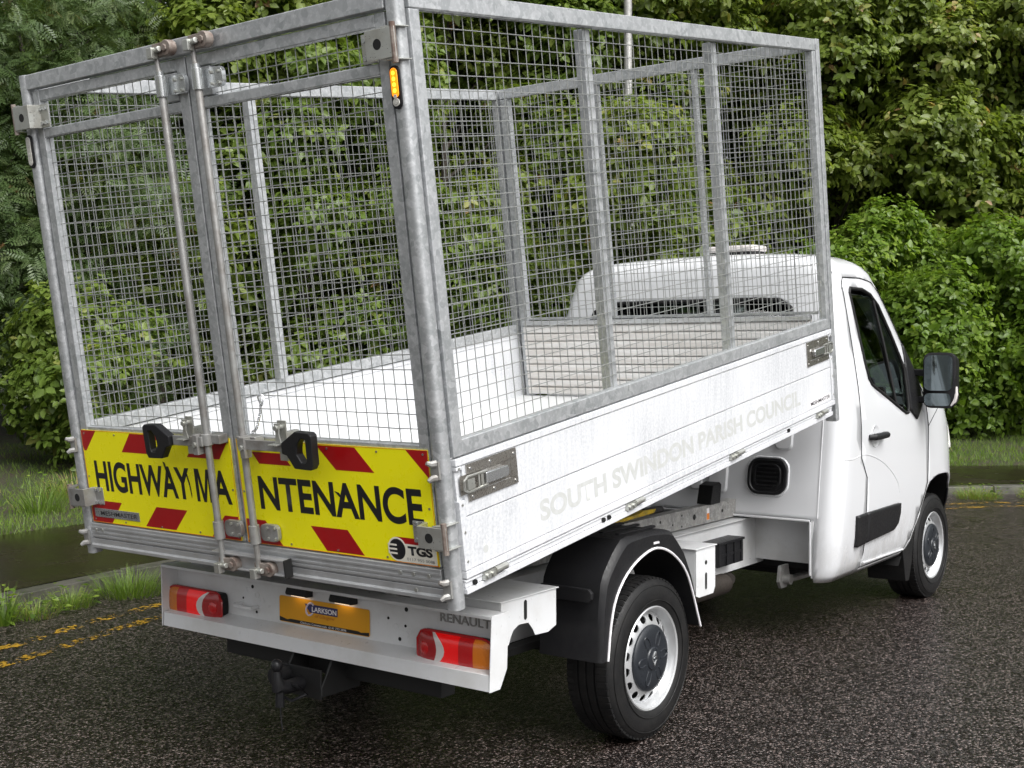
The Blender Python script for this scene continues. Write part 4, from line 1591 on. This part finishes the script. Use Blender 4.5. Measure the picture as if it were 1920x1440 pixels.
# rear wall details
yw = lambda z: zi(YR, z)
MB().box(-.872, .872, 2.10, 2.115, .43, .71).build('footwell_wall', 'chassis', cab)
mb = MB()
for x in (-.87, .87):
    mb.box(x - .006, x + .006, 1.893, 1.9005, .40, .70)
mb.box(-.87, .87, 1.888, 1.900, .700, .712)
mb.build('lower_flange', 'cabpaint', cab, .003)
for sg in (1, -1):
    MB().tube([(sg * .905, yw(z) - .0005 + .001, z) for z in (.72, .9, 1.1, 1.3, 1.5)], .004, 6).build('panel_seam', 'cabpaint', cab)
# pressed swages in the wall
for x0, x1, z0, z1 in ((.625, .735, 1.085, 1.30), (.22, .345, .82, 1.02), (.10, .185, .83, 1.0), (-.35, -.1, .82, 1.1), (-.75, -.45, .82, 1.1)):
    zm = (z0 + z1) / 2
    mb = MB()
    q = rrect(x0, x1, z0, z1, .03, 4)
    n_ = len(q)
    c_ = np.array([(x0 + x1) / 2, zm])
    vs = []
    for k_, dy in ((1.0, .0), (.86, -.014), (.0, -.016)):
        for p in q:
            w_ = c_ + (np.array(p) - c_) * k_
            vs.append((w_[0], yw(w_[1]) + dy + .0005, w_[1]))
    fs = [(r_ * n_ + j, r_ * n_ + (j + 1) % n_, (r_ + 1) * n_ + (j + 1) % n_, (r_ + 1) * n_ + j) for r_ in range(2) for j in range(n_)]
    MB().add(vs, fs).build('pressed_swage', 'cabpaint', cab)
# black vent
vt = MB()
c_ = np.array([.594, .937])
q = rrect(.473, .716, .832, 1.040, .07, 6)
n_ = len(q)
vs = []
for k_, dy in ((1.10, -.001), (1.06, -.010), (1.0, -.008)):
    for p in q:
        w_ = c_ + (np.array(p) - c_) * k_
        vs.append((w_[0], yw(w_[1]) + dy, w_[1]))
vt.add(vs, [(r_ * n_ + j, r_ * n_ + (j + 1) % n_, (r_ + 1) * n_ + (j + 1) % n_, (r_ + 1) * n_ + j) for r_ in range(2) for j in range(n_)])
vt.build('vent_surround', 'cabpaint', cab)
vt = MB()
vs = [((c_ + (np.array(p) - c_) * k_)[0], yw((c_ + (np.array(p) - c_) * k_)[1]) - d, (c_ + (np.array(p) - c_) * k_)[1]) for k_, d in ((1.0, .009), (.97, .018), (.86, .019), (.82, .012), (.70, .012), (.67, .016), (.60, .016), (.57, .006), (.0, .006)) for p in q]
vt.add(vs, [(r_ * n_ + j, r_ * n_ + (j + 1) % n_, (r_ + 1) * n_ + (j + 1) % n_, (r_ + 1) * n_ + j) for r_ in range(8) for j in range(n_)])
vent = vt.build('vent', 'black', truck)
for i in range(5):
    z = .885 + i * .024
    MB().box(.53, .66, yw(z) - .018, yw(z) - .007, z - .004, z + .004).build('vent_slat', 'black', vent)
# rear window
vs, fs = [], []
n_ = len(RWIN)
mb = MB()
mb.add([(x, yw(z) + .004, z) for x, z in RWIN], [tuple(range(n_))])
rw = mb.build('rear_window', 'glass', truck)
sm = rw.modifiers.new('sheet', 'SOLIDIFY')
sm.thickness = .004
MB().tube([(x, yw(z) - .002, z) for x, z in RWIN], .012, 8, closed=True).build('window_seal', 'rubber', rw)
# windscreen
def fy(x, z):
    xs, yf, rf = zi(XS, z), zi(YF, z), zi(RF, z)
    xe = xs - rf * .95
    if abs(x) <= xe:
        return yf + .03 * (1 - abs(x) / xe)
    q = min((abs(x) - xe) / (rf * .95), 1)
    return yf - rf + rf * math.sqrt(1 - q * q)
g_ = []
for i in range(9):
    z = 1.34 + .70 * i / 8
    w_ = .82 - (.82 - .64) * i / 8
    g_.append([(x, fy(x, z) - .012, z) for x in np.linspace(-w_, w_, 13)])
vs = [p for r_ in g_ for p in r_]
ws_ = MB().add(vs, [(i * 13 + j, i * 13 + j + 1, (i + 1) * 13 + j + 1, (i + 1) * 13 + j) for i in range(8) for j in range(12)]).build('windscreen', 'glass', truck)
sm = ws_.modifiers.new('sheet', 'SOLIDIFY')
sm.thickness = .005
# seats, dashboard, steering wheel behind the glass
for x in (-.52, .52):
    mb = MB()
    mb.prism(rrect(x - .24, x + .24, 1.0, 1.60, .08, 4), 2.34, 2.46, 'y')
    mb.prism(rrect(x - .25, x + .25, 2.36, 2.90, .08, 4), .86, 1.02, 'z')
    seat = mb.build('cab_seat', 'seat', truck, .02)
    MB().prism(rrect(x - .13, x + .13, 1.63, 1.84, .06, 4), 2.36, 2.45, 'y').build('head_restraint', 'seat', seat, .02)
mb = MB()
mb.prism([(3.05, .8), (3.62, .8), (3.62, 1.30), (3.2, 1.30), (3.05, 1.18)], -.93, .93, 'x')
dash = mb.build('dashboard', 'dash', truck, .03)
mb = MB()
mb.tube([(.52 + .19 * math.cos(t), 2.98 + .08 * math.sin(t), 1.22 + .17 * math.sin(t)) for t in [2 * math.pi * j / 28 for j in range(28)]], .015, 8, closed=True)
mb.tube([(.52, 2.98, 1.22), (.52, 3.08, 1.12)], .03, 8)
mb.build('steering_wheel', 'dash', truck)
MB().box(-.95, .95, 2.20, 3.3, .70, .74).build('cab_floor', 'dash', truck)
# roof beacon bar
mb = MB()
mb.prism(rrect(-.09, .285, 2.42, 2.62, .05, 4), 2.225, 2.262, 'z')
bc = mb.build('roof_beacon', 'black', truck, .006)
mb = MB()
mb.prism(rrect(-.095, .29, 2.415, 2.625, .055, 5), 2.263, 2.305, 'z')
mb.build('beacon_lens', 'whitelens', bc, .014)
# ------------------------------------------------------------------ trees, shrubs, grass
def leaf_mat(name, stops, rough=.38, trans=.35):
    k = N(name)
    at_ = k.n('ShaderNodeAttribute', attribute_name='tint')
    col = k.ramp(at_.outputs['Fac'], stops)
    k.set(Base=col, Roughness=rough, Spec=.4)
    tr = k.n('ShaderNodeBsdfTranslucent')
    k.l(k.mix(1., col, (1.2, 1.25, .55), 'MULTIPLY'), tr.inputs['Color'])
    ms = k.n('ShaderNodeMixShader')
    ms.inputs[0].default_value = trans
    k.l(k.b.outputs[0], ms.inputs[1])
    k.l(tr.outputs[0], ms.inputs[2])
    k.l(ms.outputs[0], k.t.nodes['Material Output'].inputs['Surface'])
    return k.m


M['leaf_lime'] = leaf_mat('yellow_green_leaves', [(0., (.095, .140, .022)), (.40, (.155, .215, .038)), (.80, (.250, .305, .068)), (.95, (.33, .34, .10)), (1., (.38, .20, .11))], .34, .45)
M['leaf_mid'] = leaf_mat('mid_green_leaves', [(0., (.068, .115, .021)), (.5, (.138, .205, .038)), (.9, (.215, .275, .062)), (1., (.29, .29, .09))], .34, .42)
M['leaf_bright'] = leaf_mat('fresh_green_leaves', [(0., (.075, .140, .018)), (.5, (.150, .245, .032)), (1., (.265, .355, .060))], .34, .45)
M['leaf_rowan'] = leaf_mat('grey_green_pinnate_leaves', [(0., (.050, .090, .030)), (.6, (.105, .160, .058)), (.93, (.180, .225, .100)), (1., (.24, .13, .06))], .34, .40)
M['bark'] = dirty('bark', (.055, .045, .035), (.025, .022, .018), .8, 0, 20, .9)
M['blade'] = leaf_mat('grass_blades', [(0., (.075, .140, .016)), (.5, (.140, .235, .026)), (.9, (.23, .30, .055)), (1., (.33, .24, .10))], .45, .3)

LEAF = (np.array([[0, 0, 0], [.30, .31, .06], [.66, .24, .045], [1., 0, -.06], [.66, -.24, .045], [.30, -.31, .06]]), [(0, 3, 2, 1), (0, 5, 4, 3)])
rv_, rf_ = [], []
for i in range(6):
    for sd_ in (1, -1):
        o0 = len(rv_)
        t = .16 + .145 * i
        a = np.array([t, 0, 0])
        d = np.array([.10, .30 * sd_, -.05]) * (1.1 - .25 * abs(i - 2.3) / 2.3)
        n = np.array([.045, -.012 * sd_, .0])
        rv_ += [a, a + d * .5 + n, a + d, a + d * .5 - n]
        rf_.append((o0, o0 + 1, o0 + 2, o0 + 3))
o0 = len(rv_)
rv_ += [np.array(q) for q in ((.95, 0, 0), (1.08, .04, -.02), (1.25, 0, -.06), (1.08, -.04, -.02))]
rf_.append((o0, o0 + 1, o0 + 2, o0 + 3))
ROWAN = (np.array(rv_), rf_)
BLADE = (np.array([[0, -.5, 0], [0, .5, 0], [.45, .34, .02], [.45, -.34, .02], [.85, .16, -.06], [.85, -.16, -.06], [1.1, 0, -.2]]), [(0, 3, 2, 1), (3, 5, 4, 2), (5, 6, 4)])
CAM = np.array([3.63, -4.54, 1.68])


def unit(a):
    return a / np.maximum(np.linalg.norm(a, axis=-1, keepdims=True), 1e-9)


def scatter_mesh(name, tmpl, pos, X, Z, size, tint, mat, wid=None):
    """place the template at pos, its length along X and its face towards Z"""
    T, F = tmpl
    X = unit(X)
    Y = unit(np.cross(Z, X))
    Z2 = np.cross(X, Y)
    w = np.ones(len(pos)) if wid is None else wid
    V = (pos[:, None, :] + size[:, None, None] * (T[None, :, 0:1] * X[:, None, :] + T[None, :, 1:2] * Y[:, None, :] * w[:, None, None] + T[None, :, 2:3] * Z2[:, None, :]))
    n, m = len(pos), len(T)
    me = bpy.data.meshes.new(name)
    me.vertices.add(n * m)
    me.vertices.foreach_set('co', V.reshape(-1).astype(np.float32))
    lens = np.array([len(f) for f in F])
    flat = np.concatenate([np.array(f) for f in F])
    loops = (flat[None, :] + (np.arange(n) * m)[:, None]).reshape(-1)
    me.loops.add(len(loops))
    me.loops.foreach_set('vertex_index', loops.astype(np.int32))
    me.polygons.add(n * len(F))
    tot = np.tile(lens, n)
    st = np.concatenate([[0], np.cumsum(tot)[:-1]])
    me.polygons.foreach_set('loop_start', st.astype(np.int32))
    me.polygons.foreach_set('loop_total', tot.astype(np.int32))
    at_ = me.attributes.new('tint', 'FLOAT', 'POINT')
    at_.data.foreach_set('value', np.repeat(tint, m).astype(np.float32))
    me.materials.append(M[mat])
    me.update(calc_edges=True)
    return me


def crown_leaves(blobs, per_m2, leaf, mat, tmpl, cl, droop, name='crown', back=.3, tshift=0.):
    Ps, Xs, Zs, Ss, Ts = [], [], [], [], []
    for (c, r, tone) in blobs:
        n = int(4 * math.pi * r * r * per_m2 / cl)
        d = unit(rng.normal(size=(n * 2, 3)))
        tocam = unit(CAM - c)
        face = d @ tocam
        keep = (rng.random(n * 2) < np.where(face > -.15, 1., back))
        d = d[keep][:n]
        n = len(d)
        if not n:
            continue
        d[:, 2] = np.abs(d[:, 2]) * np.where(rng.random(n) < .7, 1, -1)
        rad = r * (1.06 - .55 * rng.random(n) ** 1.7)
        lump = 1 + .18 * np.sin(d[:, 0] * 5 + tone * 9) * np.sin(d[:, 1] * 6 + tone * 5) + .12 * np.sin(d[:, 2] * 11 + tone * 7)
        p = c + d * (rad * lump)[:, None] * np.array([1, 1, .88])
        out = unit(d + np.array([0, 0, .25]) + rng.normal(size=(n, 3)) * .25)
        tc = rng.random(n) * .35
        p = np.repeat(p, cl, 0)
        o = np.repeat(out, cl, 0)
        m = len(p)
        tang = rng.normal(size=(m, 3))
        tang -= o * (tang * o).sum(1)[:, None]
        tang = unit(tang)
        X = unit(o * .35 + tang * .9 + np.array([0, 0, -1]) * (droop * (.5 + rng.random((m, 1)))))
        Z = unit(o * 1.0 + np.array([0, 0, .5]) + rng.normal(size=(m, 3)) * .3)
        p = p + X * leaf * .15 + o * (rng.random((m, 1)) - .5) * leaf * 1.4
        Ps.append(p)
        Xs.append(X)
        Zs.append(Z)
        Ss.append(leaf * (.5 + .8 * rng.random(m)) * np.repeat(.75 + .5 * rng.random(n), cl))
        t = np.clip(.30 * tone + np.repeat(tc, cl) + .35 * rng.random(m) + tshift, 0, .96)
        young = np.repeat(rng.random(n) < .035, cl)
        t = np.where(young, .88 + .12 * rng.random(m), t)
        Ts.append(t)
    P_, X_, Z_, S_, T_ = (np.concatenate(a) for a in (Ps, Xs, Zs, Ss, Ts))
    ok = P_[:, 2] > .12
    return scatter_mesh(name, tmpl, P_[ok], X_[ok], Z_[ok], S_[ok], T_[ok], mat)


def tree(name, s, d, H, rc, z0, nb, br, label, cat, kind, group, per_m2=230, leaf=.125, trunk_r=.09, seed=0, back=.3, coarse=False):
    rs = np.random.default_rng(seed)
    b = at(s, d)
    gz = .085 + .10 * max(d - 4, 0) * .6
    root = empty(name, None, (b[0], b[1], gz))
    tag(root, label, cat, group)
    blobs = []
    for i in range(nb):
        h = z0 + (H - z0) * ((i + rs.random()) / nb)
        t = (h - z0) / (H - z0)
        prof = rc * (.62 + .55 * math.sin(math.pi * min(t * .8 + .18, 1)))
        a = rs.random() * 2 * math.pi
        q = prof * (.25 + .75 * math.sqrt(rs.random())) * .95
        r = br * (.7 + .6 * rs.random())
        blobs.append((np.array([b[0] + q * math.cos(a), b[1] + q * math.sin(a), gz + h]), r, rs.random()))
    tm, mt, cl, dr = {'lime': (LEAF, 'leaf_lime', 6, .55), 'mid': (LEAF, 'leaf_mid', 6, .5), 'bright': (LEAF, 'leaf_bright', 5, .3), 'rowan': (ROWAN, 'leaf_rowan', 4, .55)}[kind]
    if kind == 'rowan':
        per_m2 = per_m2 * .36
        leaf = leaf * 1.45
    me = crown_leaves(blobs, per_m2, leaf, mt, tm, cl, dr, back=back)
    me.transform(Matrix.Translation((-b[0], -b[1], -gz)))
    link('crown', me, root)
    mb = MB()
    lean = rs.normal(size=2) * .12
    top = H * .82
    tp = [(lean[0] * t * 3 + .06 * math.sin(t * 7 + seed), lean[1] * t * 3 + .06 * math.cos(t * 5 + seed), top * t - .15 * (t == 0)) for t in np.linspace(0, 1, 8)]
    mb.tube(tp, [trunk_r * (1.15 - .95 * t) for t in np.linspace(0, 1, 8)], 8)
    for c, r, tone in blobs[::2]:
        e = np.array([c[0] - b[0], c[1] - b[1], c[2] - gz])
        st = max(e[2] - .9 - rs.random() * .6, .25)
        t = min(st / top, .95)
        a = np.array([np.interp(t, np.linspace(0, 1, 8), [q[k_] for q in tp]) for k_ in range(3)])
        m = (a + e) / 2 + np.array([0, 0, -.12])
        mb.tube([a, m, e], [trunk_r * .42, trunk_r * .28, trunk_r * .1], 6)
        for k_ in range(3):
            f = e + unit(rs.normal(size=3)) * r * .8
            mb.tube([m + (e - m) * .5, f], [trunk_r * .14, trunk_r * .05], 4)
    mb.build('trunk', 'bark', root)
    return root


GF, GB = 'trees and shrubs behind the footpath', 'taller trees behind the hedge row'
row = [
    (12.4, 8.6, 7.6, 1.7, .9, 24, .80, 'rowan', 'dark feathery-leaved tree past the left edge of the cage'),
    (13.9, 8.9, 8.6, 1.6, .9, 26, .80, 'rowan', 'grey-green feathery-leaved tree just outside the left cage post'),
    (15.1, 8.6, 7.6, 1.4, .6, 24, .75, 'rowan', 'feathery dark tree seen through the left cage door'),
    (16.1, 9.4, 9.4, 1.6, .8, 30, .75, 'lime', 'broad-leaved tree rising above the middle of the rear top beam'),
    (17.2, 8.8, 8.2, 1.5, .6, 28, .72, 'mid', 'broad-leaved tree seen through the right cage door'),
    (18.3, 9.0, 8.4, 1.5, .6, 28, .72, 'lime', 'pale-leaved tree behind the tall right corner post'),
    (19.2, 9.6, 9.0, 1.4, .6, 28, .75, 'mid', 'leafy tree beside the grey lamp post'),
    (20.1, 9.0, 8.2, 1.4, .5, 28, .72, 'mid', 'leafy tree above the cab roof beacon'),
    (21.1, 9.2, 8.8, 1.5, .5, 40, .75, 'lime', 'yellow-green tree directly behind the cab roof'),
    (22.2, 9.0, 8.6, 1.6, .6, 44, .75, 'lime', 'tall yellow-green tree above the cab windscreen'),
    (23.3, 9.4, 9.2, 1.7, .6, 44, .78, 'lime', 'tall yellow-green tree above the door mirror'),
    (24.5, 9.0, 8.8, 1.7, .6, 40, .78, 'lime', 'yellow-green tree at the right edge of the view'),
    (26.0, 9.2, 9.0, 1.8, .6, 24, .85, 'mid', 'leafy tree just past the right edge of the view'),
]
for i, (s_, d_, H, rc, z0, nb, br, kd, lab) in enumerate(row):
    tree('broadleaf_tree' if kd != 'rowan' else 'rowan_tree', s_, d_, H, rc, z0, nb, br, lab, 'tree', kd, GF, per_m2=215, leaf=.13, seed=20 + i)
# lower shrubs in front on the near side of the trees
shr = [
    (19.10, 4.80, 4.5, .95, .4, 18, .55, 'lime', 'pale young tree hiding the foot of the lamp post', .125),
    (18.2, 7.2, 3.0, 1.0, .4, 13, .55, 'mid', 'green shrub seen through the cage next to the front corner post', .12),
    (13.4, 6.5, 1.6, .9, .25, 10, .50, 'rowan', 'low dark shrub at the grass edge left of the cage', .12),
    (14.6, 6.4, 1.8, .8, .3, 9, .50, 'mid', 'low green shrub beside the yellow sign board', .10),
    (21.6, 6.9, 2.6, 1.0, .2, 14, .55, 'bright', 'bright green shrub behind the cab door', .095),
    (22.5, 6.5, 3.3, 1.1, .2, 18, .58, 'bright', 'bright green climbing shrub beside the windscreen pillar', .10),
    (23.3, 6.4, 2.9, 1.1, .2, 18, .55, 'bright', 'bright green shrub directly behind the door mirror', .10),
    (24.2, 6.6, 2.4, 1.1, .2, 16, .55, 'bright', 'bright green shrub at the right edge above the grass', .10),
]
for i, (s_, d_, H, rc, z0, nb, br, kd, lab, lf) in enumerate(shr):
    tree('shrub', s_, d_, H, rc, z0, nb, br, lab, 'shrub', kd, GF, per_m2=300, leaf=lf, trunk_r=.035, seed=60 + i)
for i, (s_, lab) in enumerate(((12.6, 'tall dark tree in the second row, leftmost'), (14.6, 'tall dark tree in the second row behind the left cage door'), (16.6, 'tall dark tree in the second row behind the centre of the cage'),
                              (18.4, 'tall dark tree in the second row behind the right corner post'), (20.2, 'tall dark tree in the second row behind the lamp post'), (21.8, 'tall dark tree in the second row above the cab'),
                              (23.6, 'tall dark tree in the second row above the mirror'), (25.2, 'tall dark tree in the second row, rightmost'))):
    tree('background_tree', s_, 12.6, 11.0, 2.3, .4, 26, 1.25, lab, 'tree', 'mid', GB, per_m2=75, leaf=.22, trunk_r=.13, seed=90 + i, back=.15)
for i, s_ in enumerate((28.5, 31, 33.5, 36, 39)):
    tree('roadside_tree', s_, 9.5, 8.5 + (i % 3), 2.4, .5, 22, 1.2, 'tree along the road ahead, %s beyond the right edge of the view' % ('first', 'second', 'third', 'fourth', 'fifth')[i], 'tree', 'mid', 'trees further along the road', per_m2=40, leaf=.28, trunk_r=.13, seed=120 + i)

for i, (x_, y_) in enumerate(((1.0, -38.), (4.5, -36.), (9., -40.))):
    b_ = np.array([x_, y_])
    _at = at
    at = lambda s, d, b_=b_: b_
    tree('roadside_tree', 0, 4, 3.6 + i * .7, 2.2, .5, 14, 1.1, 'tree across the road behind the viewer, %s of three' % ('first', 'second', 'third')[i], 'tree', 'mid', 'trees across the road', per_m2=50, leaf=.28, trunk_r=.13, seed=140 + i, back=1.)
    at = _at

# lamp post standing in the hedge
lp = empty('lamp_post', None, (-5.95, 11.15, .3))
tag(lp, 'slim grey metal lamp post standing in the hedge', 'lamp post')
mb = MB()
mb.tube([(0, 0, -.4), (0, 0, 1.2), (0, 0, 1.25), (0, 0, 8.2)], [.085, .085, .066, .058], 16)
mb.build('shaft', 'sub', lp)
MB().lathe([(.066, -.05), (.074, -.045), (.074, .045), (.066, .05)], (0, 0, 3.35), 'z', 16).build('collar', 'galv', lp)
mb = MB()
mb.tube([(0, 0, 8.15), (.15, -.15, 8.4), (.6, -.6, 8.5)], [.04, .035, .03], 10)
mb.build('arm', 'galv', lp)
mb = MB()
mb.prism(rrect(.5, .95, -.95 + .2, -.5 + .05, .1, 4), 8.45, 8.56, 'z')
mb.build('lamp_head', 'galv', lp, .02)

# grass on the verge
n = 52000
s_ = 12.0 + 14.5 * rng.random(n)
d_ = 3.08 + 5.9 * rng.random(n) ** 1.5
patchy = np.sin(s_ * 3.1) * np.sin(d_ * 2.3 + s_) * .5 + .5
pos = np.array([at(a, b) for a, b in zip(s_, d_)])
z_ = np.interp(d_, [3.06, 3.25, 4.2, 6, 8, 11, 16], [.07, .12, .15, .25, .35, .5, .8])
pos = np.concatenate([pos, z_[:, None] - .01], 1)
X = unit(np.concatenate([rng.normal(size=(n, 2)) * .45, np.ones((n, 1))], 1))
Z = unit(np.concatenate([rng.normal(size=(n, 2)), .2 * np.ones((n, 1))], 1))
h_ = (.04 + .075 * rng.random(n)) * (.6 + .8 * patchy)
me = scatter_mesh('verge_grass', BLADE, pos, X, Z, h_, np.clip(.15 + .6 * rng.random(n) + .25 * (rng.random(n) < .06), 0, 1), 'blade', wid=.006 / h_)
vg = link('verge_grass', me)
vg['kind'] = 'stuff'
tag(vg, 'wet green grass on the verge between footpath and hedge', 'grass')


def tuft(name, x, y, z, r, n, h, w, label, cat, tone=0., mat='blade', group=None, broad=False):
    root = empty(name, None, (x, y, z))
    tag(root, label, cat, group)
    a = 2 * math.pi * rng.random(n)
    q = r * np.sqrt(rng.random(n)) * .6
    pos = np.stack([q * np.cos(a), q * np.sin(a), np.full(n, -.01)], 1)
    sp = .25 + .55 * q / r
    X = np.stack([np.cos(a) * sp + rng.normal(size=n) * .2, np.sin(a) * sp + rng.normal(size=n) * .2, np.full(n, 1.)], 1)
    Z = unit(np.stack([-np.cos(a), -np.sin(a), np.full(n, .8)], 1) + rng.normal(size=(n, 3)) * .3)
    hh_ = h * (.45 + .65 * rng.random(n))
    me = scatter_mesh('blades', BLADE, pos, X, Z, hh_, np.clip(tone + .7 * rng.random(n), 0, 1), mat, wid=w / hh_)
    link('blades', me, root)
    if broad:
        m = 40
        a = 2 * math.pi * rng.random(m)
        q = r * np.sqrt(rng.random(m)) * .8
        pos = np.stack([q * np.cos(a), q * np.sin(a), .02 + h * .9 * rng.random(m) ** 1.5], 1)
        X = np.stack([np.cos(a), np.sin(a), .2 * rng.normal(size=m)], 1)
        Z = np.tile(np.array([[0, 0, 1.]]), (m, 1)) + rng.normal(size=(m, 3)) * .3
        link('leaves', scatter_mesh('leaves', LEAF, pos, X, Z, .035 + .03 * rng.random(m), rng.random(m), 'leaf_bright'), root)
    return root


GK = 'weeds along the kerb'
tuft('grass_tuft', -3.52, .62, .0, .38, 600, .19, .0042, 'big grass tuft at the kerb beside the left tail lamp', 'grass tuft', .1, group=GK)
tuft('grass_tuft', -3.50, .15, .0, .25, 350, .14, .004, 'small weedy tuft next to the big grass tuft', 'weed', .25, group=GK, broad=True)
tuft('grass_tuft', -3.42, -.18, .0, .26, 260, .12, .004, 'low straggling weeds in the gutter at the middle of the kerb', 'weed', .35, group=GK, broad=True)
tuft('weed', -3.36, -.42, .0, .10, 90, .26, .010, 'upright single weed sprouting from the kerb', 'weed', .1, group=GK, broad=True)
tuft('grass_tuft', -3.26, -.80, .0, .22, 260, .16, .004, 'grass tuft at the left end of the kerb', 'grass tuft', .3, group=GK)
tuft('grass_tuft', -.35, 9.30, .0, .40, 500, .15, .005, 'grass tuft in the gutter ahead of the front wheel', 'grass tuft', .35, group=GK, broad=True)
tuft('grass_tuft', .25, 9.72, .0, .5, 500, .15, .005, 'grass tuft in the gutter at the right edge', 'grass tuft', .4, group=GK, broad=True)
tuft('grass_tuft', -6.95, 2.1, .12, .34, 190, .36, .008, 'tall arching grass clump on the verge left of the cage', 'grass clump', .0)
tuft('grass_tuft', -6.70, 2.75, .12, .40, 300, .30, .006, 'dry brownish weeds on the verge under the left hinge', 'weed', .55, broad=True)
tuft('grass_tuft', -7.6, 2.9, .16, .55, 320, .30, .007, 'yellowish weeds on the verge in front of the dark shrub', 'weed', .45, broad=True)
